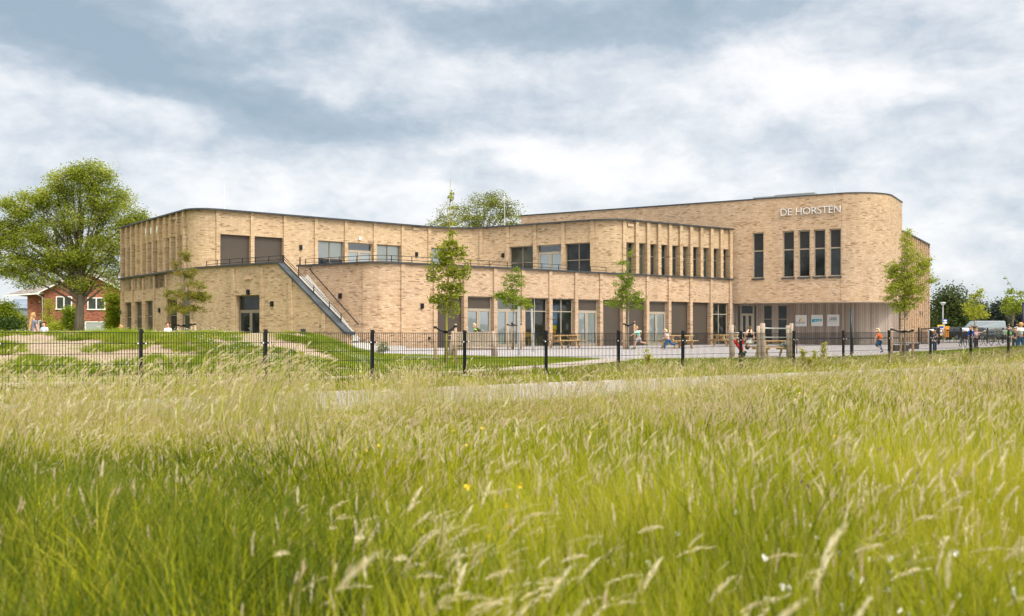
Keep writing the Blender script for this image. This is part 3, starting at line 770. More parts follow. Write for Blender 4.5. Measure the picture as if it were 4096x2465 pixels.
# roofs, terrace floor and soffit
from mathutils.geometry import tessellate_polygon
def ngon(pts,z,name,mat):
    vs=[V((p[0],p[1],z)) for p in pts]; tr=tessellate_polygon([vs]); me=bpy.data.meshes.new(name); me.from_pydata([tuple(v) for v in vs],[],[tuple(t) for t in tr])
    o=mobj(name,me,mat,None); o.parent=school; o.matrix_parent_inverse=Matrix.Translation(school.location).inverted(); return o
ngon([tuple(p) for p in PU.p]+[(22,90.3),(20,96),(5,92),(-19,84)],Z2-.25,'roof',M_roofing)
ngon([tuple(PH.p[0])]+[tuple(p) for p in PH.p[1:]]+[(21,75.5),(8,92.3)],Z3-.3,'block_roof',M_roofing)
ngon([tuple(p) for p in PH.p]+[(20.9,75.4),(8,84)],ZH1+.002,'soffit',M_soffit)
ngon([tuple(p) for p in PS.p]+[(20,90.3),(20.5,75)],Z2-.25,'roof',M_roofing)
ta=[PA.at(s,-.3) for s in PA.range(PA.px(800),sS0-.2)]; tb=[PB.at(s,-.3) for s in PB.range(0.3,PB.px(2450))]
tu=[PU.at(s,-.05) for s in PU.range(PU.px(2400),PU.L)][:1]
backl=[PU.at(s,-.02) for s in PU.range(PU.px(880),PU.px(2440))]
ngon([tuple(p) for p in ta]+[tuple(tb[0])]+[tuple(p) for p in backl[:5][::-1]],ZT,'terrace_floor',M_conc)
ngon([tuple(p) for p in tb]+[tuple(p) for p in backl[4:][::-1]],ZT,'terrace_floor',M_conc)
# timber entrance wall under the overhang
wT=MB(); tz0=-.1; opT=[(PT.px(2950,True),PT.px(3027,True),0.02,CAMZ+1.97,.1,'d'),(PT.px(3054,True),PT.px(3090,True),.03,CAMZ+1.95,.08,'w'),(PT.px(3111,True),PT.px(3150,True),.03,CAMZ+1.95,.08,'w')]
facade(wT,PT,tz0,ZH1,[o[:5] for o in opT]); part(wT,'timber_wall',M_clad)
for o in opT:
    a,b,z0,z1,d,k=o
    if k=='d': 
        f=Fr(PT,a,b,d)
        sa=a+(b-a)*.16; sb=a+(b-a)*.84
        unit_window(PT,a,sa,z0,z1,d,cols=1,tr=0,fm=M_frame,fw=.05); unit_door(PT,sa+.005,sb,z0,z1,d,top='glass',blind=False,fm=M_frame2,glass=M_dglass); unit_window(PT,sb+.005,b,z0,z1,d,cols=1,tr=0,fm=M_frame,fw=.05)
    else: unit_window(PT,a,b,z0,z1,d,cols=1,tr=.36,glass=M_dglass,fm=M_frame,fw=.06)
mb=MB(); sweep(mb,PT,PT.px(2944,True)+.1,PT.px(3027,True),-.0,.0,0,0) if False else None
# wall lamps, vents, nest boxes
def onwall(P,px,py,name,w,h,d,mat,label=None,last=False):
    s=P.px(px,last); q=P.at(s); n=P.nrm(s); t=V((-n.y,n.x)); z=CAMZ+(HY-py)/F*q.y; mb=MB()
    mb.box((q.x,q.y,0),(t.x,t.y,0),(n.x,n.y,0),-w/2,w/2,.0,d,z-h/2,z+h/2)
    if name=='wall_lamp': mb.box((q.x,q.y,0),(t.x,t.y,0),(n.x,n.y,0),-w/2-.01,w/2+.01,.0,d*.45,z-h/2-.015,z+h/2+.015)
    o=part(mb,name,mat); 
    return o
for P,px,py in ((PU,1202,990),(PU,1665,1018),(PU,2013,1022),(PA,994.5,1169),(PA,1090,1216),(PB,1363,1184),(PB,1687,1224.5),(PA,640,1242),(PA,779,1237),(PA,488,1250)):
    onwall(P,px,py,'wall_lamp',.16,.26,.12,M_black)
for px,py in ((3671,1253),(3680,1254)): onwall(PS,px,py,'wall_lamp',.3,.3,.2,M_black)
M_vent=plain('pale_brick_vent',(.50,.36,.24),.8)
for P,px,py in ((PA,994,1112),(PU,1663,916),(PU,2520,901),(PU,702,873)): onwall(P,px,py,'vent_box',.5,.17,.09,M_vent)
for px,py in ((591,928),(612,923),(636,919)): onwall(PU,px,py,'nest_box',.22,.42,.14,M_white)
onwall(PU,1436,954,'camera_dome',.18,.18,.16,M_white)
onwall(PA,1216,1335,'floodlight',.26,.5,.12,M_cap)
onwall(PT,2937,1296,'door_intercom',.09,.16,.05,M_black); onwall(PT,2937,1323,'door_intercom',.05,.2,.05,M_black)
onwall(PB,1717,1353,'wall_tap',.12,.12,.06,M_black)
# lettering on the high block
def text_mesh(txt,size,extrude,spacing=1.0,offset=0.0,align='LEFT'):
    c=bpy.data.curves.new('txt','FONT'); c.body=txt; c.size=size; c.extrude=extrude; c.space_character=spacing; c.offset=offset; c.align_x=align; c.resolution_u=4
    o=bpy.data.objects.new('txt',c); COL.objects.link(o); bpy.context.view_layer.update()
    me=bpy.data.meshes.new_from_object(o.evaluated_get(bpy.context.evaluated_depsgraph_get())); bpy.data.objects.remove(o); return me
def wall_text(P,txt,pxl,pxr,zb,cap,mat,name='lettering',off=.05,ext=.02,stretch=True,last=False,offset=0.0,parent=None):
    s0=P.px(pxl,last); s1=P.px(pxr,last); a,b=P.at(s0),P.at(s1); d=(b-a); L=d.length; d=d.normalized(); n=V((d.y,-d.x))
    me=text_mesh(txt,1.0,ext/cap*.7,1.0,offset); co_=np.array([v.co[:] for v in me.vertices]); x0,x1=co_[:,0].min(),co_[:,0].max(); hcap=.71
    sx=L/(x1-x0); sz=cap/hcap
    M=Matrix(((d.x*sx,0,n.x*1.0,a.x+n.x*off-d.x*sx*x0),(d.y*sx,0,n.y*1.0,a.y+n.y*off-d.y*sx*x0),(0,sz,0,zb),(0,0,0,1)))
    me.transform(M); me.materials.clear(); o=mobj(name,me,mat)
    if parent is None: o.parent=school; o.matrix_parent_inverse=Matrix.Translation(school.location).inverted()
    else: o.parent=parent
    return o
wall_text(PH,'DE HORSTEN',3124,3363,CAMZ+8.02,.50,M_letter,offset=-.010,off=.06,ext=.03)
for P_,px_,z0_,z1_ in ((PH,3362.5,ZH1,CAMZ+3.7),(PH,3367,CAMZ+7.0,Z3-.03),(PB,1448,0.2,Z1-.04)):
    q_=P_.at(P_.px(px_)); n_=P_.nrm(P_.px(px_)); t_=V((-n_.y,n_.x)); mb=MB(); mb.box((q_.x,q_.y,0),(t_.x,t_.y,0),(n_.x,n_.y,0),-.009,.009,-.002,.004,z0_,z1_); part(mb,'movement_joint',plain('joint_sealant',(.16,.12,.09),.8) if 'joint_sealant' not in MATS else MATS['joint_sealant'])
# signs on the timber wall
M_sign=plain('silver_sign_board',(.60,.60,.59),.35,.2,.04,2)
def colmat(name,rgb,rough=.6): return MATS.get(name) or plain(name,rgb,rough,0,.03)
signs=[]
for i,(x0,x1,y0,y1) in enumerate(((3182,3227,1261,1306),(3245,3291,1260,1305),(3309,3357,1259,1305))):
    a=PT.px(x0,True); b=PT.px(x1,True); f=Fr(PT,a,b,-.02); zt=CAMZ+(HY-y0)/F*PT.at(a).y; zb=CAMZ+(HY-y1)/F*PT.at(a).y
    mb=MB(); f.box(mb,0,f.w,zb,zt,-.03,.0); sg=part(mb,'sign_board',M_sign); w=f.w; h=zt-zb
    def flat(pts,mat,name,y=-.034):
        m=MB(); m.quad([f.o+f.u*(p[0]*w)+f.n*y+V((0,0,zb+p[1]*h)) for p in pts]); return part(m,name,mat,sg)
    def wt(txt,xa,xb,z,cap,mat,off=0.0):
        d=f.u; n=-f.n; me=text_mesh(txt,1.0,.004,1.0,off); co_=np.array([v.co[:] for v in me.vertices]); u0,u1=co_[:,0].min(),co_[:,0].max(); sx=(xb-xa)*w/(u1-u0); sz=cap*h/.71
        o0=f.o+d*(xa*w-sx*u0)+n*.036; M=Matrix(((d.x*sx,0,n.x,o0.x),(d.y*sx,0,n.y,o0.y),(0,sz,0,zb+z*h),(0,0,0,1))); me.transform(M); me.materials.clear(); o=mobj('lettering',me,mat); o.parent=sg
    if i==0:
        flat([(.29,.42),(.40,.42),(.44,.78),(.41,.70)],colmat('crimson_print',(.5,.02,.08)),'sail_mark'); flat([(.42,.42),(.46,.40),(.56,.58),(.44,.78)],colmat('yellow_print',(.85,.6,.03)),'sail_mark',-.035)
        flat([(.5,.44),(.96,.45),(.96,.46),(.5,.455)],colmat('crimson_print',(.5,.02,.08)),'line_mark'); wt('brigantijn',.06,.84,.27,.13,colmat('navy_print',(.02,.02,.12)),.008)
    elif i==1:
        flat([(.05,.40),(.10,.35),(.4,.40),(.9,.44),(.95,.55),(.9,.61),(.4,.63),(.08,.62),(.04,.5)],colmat('teal_print',(.01,.33,.50)),'brush_mark'); wt('de combi',.28,.82,.465,.09,colmat('pale_print',(.75,.8,.6)),.004)
    else:
        wt('L DIEK',.18,.82,.53,.24,colmat('petrol_print',(.01,.09,.13)),.012); flat([(.27,.62),(.33,.60),(.36,.68),(.33,.78),(.29,.78)],colmat('pink_print',(.75,.15,.35)),'figure_mark'); flat([(.29,.52),(.32,.52),(.34,.62),(.29,.62)],colmat('petrol_print',(.01,.09,.13)),'figure_mark')
        wt('[kinderopvang & bso]',.1,.86,.41,.07,colmat('grey_print',(.12,.12,.12)),.0)
        flat([(.2,.21),(.8,.215),(.8,.225),(.2,.22)],colmat('grey_print',(.12,.12,.12)),'line_mark')
# roof plant boxes and lightning rods
M_plant=plain('pale_metal_plant_box',(.62,.65,.69),.5,.1,.04,1)
for (x0,x1,zt) in ((2934,3014,11.05),(3014,3102,11.25),(3102,3258,11.32)):
    k0=(x0-2048)/F;k1=(x1-2048)/F
    L8b=((21.9+5.2,66.6+8.7),L8[1]); 
    a=lineint((0,0),(k0,1),*L8b); b=lineint((0,0),(k1,1),*L8b); a=V(a);b=V(b); d=(b-a).normalized(); mb=MB(); n=V((-d.y,d.x))
    mb.box((a.x,a.y,0),(d.x,d.y,0),(n.x,n.y,0),0.004,(b-a).length,0,3,Z3-.3,zt+CAMZ-.5); mb.box((a.x,a.y,0),(d.x,d.y,0),(n.x,n.y,0),-.05,(b-a).length+.03,-.06,3.06,zt+CAMZ-.5,zt+CAMZ-.42,1); part(mb,'plant_box',[M_plant,M_galv])
for px,py0,D,zb in ((897,735,66,Z2-.2),(2019,775,74,Z2-.2),(3337,748,70,Z3-.2)):
    t_=W(px,py0,D); mb=MB(); mb.tube([(t_.x,t_.y,zb),(t_.x,t_.y,t_.z)],[.03,.012],6); part(mb,'lightning_rod',M_white)
# ---- terrace railing
def rail(P,s0,s1,off,zb,zs,posts,name='terrace_railing',rp=.022):
    mb=MB()
    for z in zs: mb.tube([(*P.at(s,off),zb+z) for s in P.range(s0,s1)],.016,6)
    r=part(mb,name,M_black)
    for s in posts:
        q=P.at(s,off); mb=MB(); mb.box((q.x,q.y,0),(1,0,0),(0,1,0),-.02,.02,-.02,.02,zb-.35,zb+zs[0]+.02); part(mb,'post',M_black,r)
    return r
s0=PA.px(800); rail(PA,s0,sS0-.05,-.42,Z1,(.42,.21),[s0+i*(sS0-.15-s0)/6 for i in range(7)])
s1=PB.px(2442); nn=17; rail(PB,0.15,s1,-.42,Z1,(.42,.21),[.15+i*(s1-.15)/nn for i in range(nn+1)])
mb=MB(); q=PB.at(.05,-.1); mb.box((q.x,q.y,0),(1,0,0),(0,1,0),-.09,.09,-.09,.09,ZT-.3,Z1-.02); mb.box((q.x,q.y,0),(1,0,0),(0,1,0),-.03,.03,-.03,.03,Z1+.06,Z1+.5); part(mb,'gate_post',M_black)
# ---- slide on the sloping wall
mb=MB(); ss=[sS0+(sS1-sS0)*k/24 for k in range(25)]
prev=None
for i,s in enumerate(ss+[sS1+.12,sS1+.22,sS1+.28]):
    o1,o0=.10,-.42
    zz=slz(min(s,sS1)) 
    if i>24: o1=.10-.09*(i-24)**1.3; o0=-.42; zz=slz(sS1)-.02*(i-24)
    elif i>20: zz=slz(s)
    a=PA.at(s if s<PA.L else PA.L,o1); b=PA.at(s if s<PA.L else PA.L,o0)
    if s>PA.L:
        t=(PA.p[-1]-PA.p[-2]).normalized(); a+=t*(s-PA.L); b+=t*(s-PA.L)
    m0=a+(b-a)*.06; m1=a+(b-a)*.94
    cur=[(a.x,a.y,zz+.07),(m0.x,m0.y,zz+.02),(m1.x,m1.y,zz+.02),(b.x,b.y,zz+.07),(b.x,b.y,zz-.06),(a.x,a.y,zz-.06)]
    if prev:
        for k in range(6): k2=(k+1)%6; mb.quad([prev[k],prev[k2],cur[k2],cur[k]])
    else: mb.quad(cur[::-1])
    prev=cur
mb.quad(prev); part(mb,'slide',M_slide)
# rail beside the slide
mb=MB(); o=-.38; sr1=sS0+(sS1-sS0)*.86
P3=lambda s,dz,oo=o:(*PA.at(s,oo),slz(s)+dz)
for dz in (.42,.30,.12): mb.tube([P3(sS0-.1,dz),P3(sr1,dz)],.016,6)
r=part(mb,'slide_railing',M_black)
for f_ in (0.0,.23,.46,.69,.86):
    s=sS0+(sS1-sS0)*f_; q=PA.at(s,o); mb=MB(); mb.box((q.x,q.y,0),(1,0,0),(0,1,0),-.022,.022,-.022,.022,slz(s)+.03,slz(s)+.44); part(mb,'post',M_black,r)
# ---- stair flight between the two walls
st=MB(); tdir=V(L3[1]).normalized(); nin=V((-tdir.y,tdir.x))   # nin points away from the viewer
org=V(e3)+nin*.46; wst=2.1
top_s=-5.75; ztop=CAMZ+3.08; n=18; bot_s=-1.83; run=(bot_s-top_s)/n; rise=(ztop-.41)/n
_l4=V(L4[1]).normalized(); _n4=V((-_l4.y,_l4.x))
def wR(s):
    q=org+tdir*s; return _n4.dot(V(L4[0])-q)/_n4.dot(nin)-.004
pt=lambda s,w:(org+tdir*s+nin*(w if w<1 else wR(s)-(wst-w)))
for i in range(n):
    s=top_s+run*i; zt=ztop-rise*i
    c=[pt(s,0),pt(s+run,0),pt(s+run,wst),pt(s,wst)]
    st.quad([(c[0].x,c[0].y,zt),(c[1].x,c[1].y,zt),(c[2].x,c[2].y,zt),(c[3].x,c[3].y,zt)])
    st.quad([(c[1].x,c[1].y,zt-rise),(c[2].x,c[2].y,zt-rise),(c[2].x,c[2].y,zt),(c[1].x,c[1].y,zt)])
    st.quad([(c[0].x,c[0].y,-.2),(c[1].x,c[1].y,-.2),(c[1].x,c[1].y,zt),(c[0].x,c[0].y,zt)])
# top landing
c=[pt(top_s-1.6,0),pt(top_s,0),pt(top_s,wst),pt(top_s-1.6,wst)]; st.quad([(p.x,p.y,ztop) for p in c])
# stringer against the right wall
c0=pt(top_s,wst-.12);c1=pt(bot_s,wst-.12);d0=pt(top_s,wst);d1=pt(bot_s,wst)
st.quad([(c0.x,c0.y,ztop+.12),(c1.x,c1.y,.53),(d1.x,d1.y,.53),(d0.x,d0.y,ztop+.12)]); st.quad([(c0.x,c0.y,ztop-.2),(c1.x,c1.y,.3),(c1.x,c1.y,.53),(c0.x,c0.y,ztop+.12)]); st.quad([(c1.x,c1.y,0),(d1.x,d1.y,0),(d1.x,d1.y,.53),(c1.x,c1.y,.53)])
# broad bottom steps
for (s0_,s1_,w0,w1,z) in ((bot_s,-.9,0,2.05,.34),(-.9,.05,-.0,2.25,.22),(.05,1.1,-.3,2.3,.10)):
    st.box((org.x,org.y,0),(tdir.x,tdir.y,0),(nin.x,nin.y,0),s0_,s1_,w0,w1,-.2,z)
part(st,'stair_flight',M_step)
# plinth block along the right wall foot
mb=MB(); sweep(mb,PB,PB.px(1450),PB.px(1606),.0,.42,-.1,.17); part(mb,'concrete_plinth',M_conc)
# handrail on the right wall
mb=MB(); a=PB.px(1242); b=PB.px(1435); za=PB.z(1242,1076); zb=PB.z(1435,1295)
mb.tube([(*PB.at(a,.09),za),(*PB.at(b,.09),zb)],.028,8); h=part(mb,'handrail',M_black)
for f_ in (0,.36,.66,1.0):
    s=a+(b-a)*f_; z=za+(zb-za)*f_; mb=MB(); mb.tube([(*PB.at(s,0),z-.03),(*PB.at(s,.09),z)],.03,6); part(mb,'bracket',M_black,h)
# ---------------- helper for things ----------------
def sub(mb,name,mats,parent,smooth=False,bevel=0): return mb.build(name,mats,parent,smooth,bevel)
# ---------------- welded mesh fence ----------------
fpx=[566,1065,1493,1862,2188,2478,2736,2967,3179,3377,3560,3726,3887,4038]
FP=[]
for i,p in enumerate(fpx):
    D=19.05*(1+.0805*i); FP.append(V(((p-2048)/F*D,D,0)))
d0=FP[0]-FP[1]; FP=[FP[0]+d0*2,FP[0]+d0]+FP; d1=(FP[-1]-FP[-2]); FP+= [FP[-1]+d1,FP[-1]+d1*2]
topz=[CAMZ+v for v in np.interp(range(len(FP)),[0,2,6,10,13,17],[.025,.003,-.012,-.012,.025,.07])]
fence=empty('mesh_fence',(0,0,0)); tag(fence,'black welded mesh fence on black steel posts between grass verge and playground','fence')
for i,p in enumerate(FP):
    t=(FP[min(i+1,len(FP)-1)]-FP[max(i-1,0)]).normalized(); n=V((-t.y,t.x,0)); zg=H(p.x,p.y); zt=topz[i]
    mb=MB(); mb.box(p,t,n,-.03,.03,.012,.072,zg-.4,zt+.045); po=sub(mb,'post',M_black,fence,bevel=.006)
    mb=MB(); mb.box(p,t,n,-.036,.036,.006,.078,zt+.046,zt+.062); mb.box(p,t,n,-.045,.045,.0,.011,zt-.01,zt+.03); sub(mb,'cap',M_black,po)
    for zz in (zt-.215,zt-1.0):
        mb=MB(); mb.box(p,t,n,-.11,.11,-.022,-.004,zz-.018,zz+.018); sub(mb,'clamp',M_black,po)
        mb=MB()
        for sx in (-.075,.075): mb.box(p,t,n,sx-.013,sx+.013,-.031,-.023,zz-.013,zz+.013)
        sub(mb,'bolt',M_white,po)
for i in range(len(FP)-1):
    a,b=FP[i],FP[i+1]; d=(b-a); L=d.length; t=d.normalized(); n=V((-t.y,t.x,0)); mb=MB(); nb_=50; r=.0045
    def zt_(s): return topz[i]+(topz[i+1]-topz[i])*s/L
    for k in range(nb_+1):
        s=.02+(L-.04)*k/nb_; q=a+t*s; z=zt_(s); mb.box(q,t,n,-r,r,-r,r,z-1.225,z-.0,skip='td')
    for k in range(7):
        z0_=zt_(0)-.01-.2*k; z1_=zt_(L)-.01-.2*k; mb.beam(a+V((0,0,z0_))-n*.006,b+V((0,0,z1_))-n*.006,.010,.010)
    sub(mb,'mesh_panel',M_black,fence)

# ---------------- picnic tables ----------------
def picnic():
    t=empty('picnic_table'); mb=MB()
    for k in range(5): mb.abox(-.9,.9,-.36+.145*k,-.36+.145*k+.135,.70,.74)
    sub(mb,'table_top',M_honey,t)
    for s in (-1,1):
        mb=MB()
        for k in range(2): y=s*.62+(-.145+.145*k); mb.abox(-.9,.9,y,y+.135,.42,.46)
        sub(mb,'bench_seat',M_honey,t)
    for x in (-.58,.58):
        mb=MB(); mb.beam((x,-.74,.38),(x,.74,.38),.045,.10); sub(mb,'bench_beam',M_honey,t)
        mb=MB(); mb.beam((x+.05,-.34,.65),(x+.05,.34,.65),.045,.09); sub(mb,'table_beam',M_honey,t)
        for s in (-1,1):
            mb=MB(); mb.beam((x+.09*(1 if x>0 else -1)*.0+.0475,s*.55,0.0),(x+.0475,s*.22,.68),.045,.11); sub(mb,'leg',M_honey,t)
        mb=MB(); mb.beam((x,0,.42),(x*.25,0,.69),.045,.08); sub(mb,'brace',M_honey,t)
    return t
pt0=picnic()
tabs=[((2258,1395),R(33),'picnic table in front of the classroom window with the colourful posters',1.0),
      ((2706,1397),R(30),'picnic table with the boy in blue jeans running past its end',1.0),
      ((2905,1387),R(34),'picnic table half behind the climbing bars, nearest the entrance doors',1.0),
      ((3092,1432),R(14),'picnic table with a grey green jacket lying on its bench',.93),
      ((1862,1397),R(8),'picnic table behind the play wall with a boy crouching on top',1.0)]
TB=[]
for i,(p,rz,lab,s) in enumerate(tabs):
    o=pt0 if i==0 else copy_tree(pt0); g=G(*p); o.location=g+V((0,0,.036)); o.rotation_euler.z=rz; o.scale=(s,s,s*.97); tag(o,'honey coloured wooden '+lab if 'jacket' not in lab else 'honey coloured wooden '+lab,'picnic table','wooden picnic tables on the playground'); TB.append(g)
# ---------------- wooden play wall ----------------
def wallthing():
    g=G(1892,1428); t=empty('play_wall',g); tag(t,'low wooden play wall of weathered planks between two splayed posts','play wall'); s=g.y/F
    w=1.62; 
    for sx,lean in ((-1,-.10),(1,.07)):
        mb=MB(); mb.tube([(sx*w/2+lean*1.5,-.05,-.2),(sx*w/2,.0,.52),(sx*w/2-lean*.5,.03,.98)],[.085,.08,.07],10); sub(mb,'post',M_wood,t,True)
        mb=MB(); mb.tube([(sx*(w/2-.11)+lean*.9,.12,-.2),(sx*(w/2-.08),.06,.95)],[.06,.05],8); sub(mb,'support',M_wood,t,True)
    for k in range(3):
        mb=MB(); mb.abox(-w/2,w/2,-.03,.03,.44+.175*k,.44+.175*k+(.168 if k<2 else .172)); sub(mb,'plank',M_wood,t,bevel=.008)
    mb=MB(); mb.tube([(-w/2,0,.335),(w/2,0,.345)],.055,8); sub(mb,'bottom_rail',M_wood,t,True)
    return t
wallthing()
# ---------------- climbing bars ----------------
def bars(name,lab,p0,p1,hs,bs,rz=0):
    g=G(*p0); g2=G(*p1); t=empty(name,g); tag(t,lab,'climbing bars','wood and steel somersault bars')
    d=g2-g; 
    for q,h,r in ((V((0,0,0)),hs[0],.105),(d,hs[1],.085)):
        mb=MB(); mb.tube([q+V((.01,0,-.3)),q+V((0.02,0,.4)),q+V((-.01,.01,h*.75)),q+V((0.0,0,h))],[r*1.02,r*.96,r*.92,r*.86],12); sub(mb,'post',M_wood,t,True)
    for z0,z1 in bs:
        mb=MB(); u=d.normalized()*.12; mb.tube([V((0,0,z0))-u,d+V((0,0,z1))+u],.021,8); sub(mb,'bar',M_galv,t,True)
    return g,g2
b1=bars('climbing_bars','weathered posts with two steel bars, a child hanging on each bar',(2926,1438),(3034,1438),(1.33,1.30),((1.015,1.02),(.825,.83)))
b2=bars('climbing_bars','weathered posts with two steel bars, empty, beside the hanging children',(3051,1446),(3166,1440),(1.42,1.42),((1.235,1.215),(.895,.87)))
g=G(3154,1436); t=empty('climbing_post',g); mb=MB(); mb.tube([(0,0,-.2),(0,0,.6),(-.02,0,1.33)],[.10,.09,.085],10); sub(mb,'post',M_wood,t,True); tag(t,'weathered round climbing post close behind the end post of the empty bars','climbing post'); 
mb=MB(); mb.tube([(-.1,0,1.0),(.1,.0,1.0)],.02,8); sub(mb,'bar_end',M_galv,t)
# ---------------- posts ----------------
def post(name,base,topy,w,mat,label,cat,tilt=0,group=None):
    g=G(*base); h=(base[1]-topy)/F*g.y; t=empty(name,g); mb=MB(); mb.beam((0,0,-.3),(-tilt*h,0,h-.03),w,w,up=(0,1,0)); sub(mb,'shaft',mat,t,bevel=.008)
    mb=MB(); mb.beam((-tilt*(h-.03),0,h-.029),(-tilt*h,0,h),w+.02,w+.02,up=(0,1,0)); sub(mb,'cap',mat,t); tag(t,label,cat,group); return g
post('steel_post',(2076,1425),1227,.10,M_galv,'square galvanised steel post standing by the slim young tree before the classroom doors','steel post',.0,'galvanised posts on the playground')
post('steel_post',(2133,1410),1236,.10,M_galv,'slightly leaning square galvanised post in front of the window with yellow chairs','steel post',.035,'galvanised posts on the playground')
g=G(3405,1429); t=empty('round_pole',g); mb=MB(); mb.tube([(0,0,-.3),(0,0,2.06)],.055,14); sub(mb,'shaft',plain('dark_teal_steel',(.012,.028,.034),.35,.3,.3),t,True); mb=MB(); mb.ball((0,0,2.06),(.055,.055,.03),12); sub(mb,'cap',M_black,t); tag(t,'tall dark round steel pole standing alone in front of the timber wall','pole')
# low black railing
a=W(3188,1354.5,44.5); b=W(3612,1352,47.0); t=empty('low_railing',(a.x,a.y,0)); tag(t,'long single black steel rail in front of the timber wall','railing'); o_=V((a.x,a.y,0))
mb=MB(); mb.tube([a-o_,b-o_],.024,8); sub(mb,'rail',M_black,t)
for f_ in (.0,.515,.87,1.0):
    q=a+(b-a)*f_; mb=MB(); mb.tube([V((q.x,q.y,H(q.x,q.y)-.1))-o_,q-o_],.022,8); sub(mb,'post',M_black,t)
# grey ping pong / board table in front of the yellow chair window
g=G(2106,1387); t=empty('tilted_board',g); tag(t,'low grey mesh panel standing in front of the window with yellow chairs','panel')
mb=MB(); mb.box((0,0,0),V((1,.05,0)).normalized(),V((-.05,1,0)).normalized(),-.36,.36,-.03,.03,.22,.72); sub(mb,'board',M_galv,t,bevel=.01)
for sx in (-.3,.3): mb=MB(); mb.abox(sx-.02,sx+.02,-.02,.02,0,.22); sub(mb,'leg',M_galv,t)
# jacket on bench
def blobcloth(name,c,r,mat,seed,label,cat):
    bm=bmesh.new(); bmesh.ops.create_icosphere(bm,subdivisions=3,radius=1); rr=random.Random(seed)
    for v in bm.verts:
        p=v.co; k=1+.25*math.sin(p.x*7+seed)*math.cos(p.y*5)+.18*math.sin(p.z*9+p.x*6)
        v.co=V((p.x*r[0]*k,p.y*r[1]*k,max(p.z,-.35)*r[2]*k+.35*r[2]))
    me=bpy.data.meshes.new(name); bm.to_mesh(me); bm.free(); o=mobj(name,me,mat,None,True); o.location=c; tag(o,label,cat); return o
tb=TB[3]; blobcloth('jacket',V((tb.x+.46,tb.y-.47,tb.z+.455)),(.30,.14,.13),plain('sage_cloth',(.28,.38,.34),.9,0,.6,14),3,'crumpled grey green jacket lying on a picnic bench','jacket')
# concrete seat blocks by the right tree, gate etc.
for i,(p,w,lab) in enumerate((((3628,1410),.72,'small dark planter block close behind the staked lime green tree'),((3662,1400),.95,'dark planter block just right of the staked lime green tree'))):
    g=G(*p); t=empty('planter_block',V((g.x,g.y+1,H(g.x,g.y+1)))); mb=MB(); mb.abox(-w/2,w/2,-.3,.3,0,.34); sub(mb,'tub',plain('dark_corten',(.07,.05,.045),.8) if 'dark_corten' not in MATS else MATS['dark_corten'],t,bevel=.02); mb=MB(); mb.abox(-w/2-.02,w/2+.02,-.32,.32,.341,.38); sub(mb,'rim',M_conc,t); tag(t,lab,'planter','planter blocks by the side wing')
# double bar gate left of background
def gate(x0,x1,y0,y1,D,lab):
    a=on(x0,D); h=(y1-y0)/F*D; w=(x1-x0)/F*D; t=empty('bar_gate',a); tag(t,lab,'gate')
    mb=MB(); 
    mb.abox(0,w,-.03,.03,h-.07,h); mb.abox(0,w,-.03,.03,.08,.14); mb.abox(0,.06,-.03,.03,.14,h-.07); mb.abox(w-.06,w,-.03,.03,.14,h-.07); sub(mb,'gate_frame',M_black,t)
    mb=MB(); n=int(w/.11)
    for k in range(1,n): x=w*k/n; mb.abox(x-.011,x+.011,-.011,.011,.14,h-.07)
    sub(mb,'bar_infill',M_black,t)
    for x in (-.14,w+.14): mb=MB(); mb.abox(x-.05,x+.05,-.05,.05,-.2,h+.06); sub(mb,'post',M_black,t)
gate(3683,3745,1304,1371,71,'black steel bar gate beside the end of the side wing')

# ---------------- second fence far right ----------------
bf=empty('bar_fence',(0,0,0)); tag(bf,'black bar fence in front of the parked cars and van','fence')
bp=[(3757,76),(3842,76.5),(3898,77),(3950,77.5),(4012,78),(4030,78.2),(4110,79),(4190,80)]
bq=[on(p,D) for p,D in bp]
for i,q in enumerate(bq):
    mb=MB(); mb.tube([q-V((0,0,.2)),q+V((0,0,1.25))],.06,8); sub(mb,'post',M_black,bf)
for i,(a,b) in enumerate(zip(bq,bq[1:])):
    mb=MB(); n=max(3,int((b-a).length/.12))
    for z in (.15,1.1): mb.beam(a+V((0,0,z)),b+V((0,0,z)),.04,.04)
    for k in range(1,n):
        q=a+(b-a)*k/n; mb.box(q,(1,0,0),(0,1,0),-.01,.01,-.01,.01,.15,1.1)
    sub(mb,'bar_panel',M_black,bf)
# tall dark pole at the right edge, bollard pipe, litter etc.
def pole(name,px,ytop,D,r,mat,lab,cat,**k):
    q=on(px,D); z=CAMZ+(HY-ytop)/F*D; t=empty(name,q); mb=MB(); mb.tube([(0,0,-.2),(0,0,z-q.z)],r,10); sub(mb,'shaft',mat,t,True); tag(t,lab,cat,**k); return t,z-q.z
t,h=pole('flag_pole',4094,1213,55,.07,plain('dark_purple_steel',(.03,.015,.05),.4,.3),'tall dark purple pole rising at the right above the children','pole')
mb=MB(); mb.tube([(0,0,h),(0,0,h+.05)],[.085,.05],10); sub(mb,'cap',M_black,t)
# white bent pipe
q=on(3717,70); t=empty('bent_pipe',q); tag(t,'thick white pipe bent over at the top beside the bar gate','pipe'); mb=MB(); hh=1.05; mb.tube([(0,0,-.1),(0,0,hh-.1),(.04,0,hh-.02),(.13,0,hh),(.26,0,hh)],.075,10); sub(mb,'tube',M_white,t,True); mb=MB(); mb.tube([(.255,0,hh),(.29,0,hh)],.085,10); sub(mb,'end_collar',M_white,t)
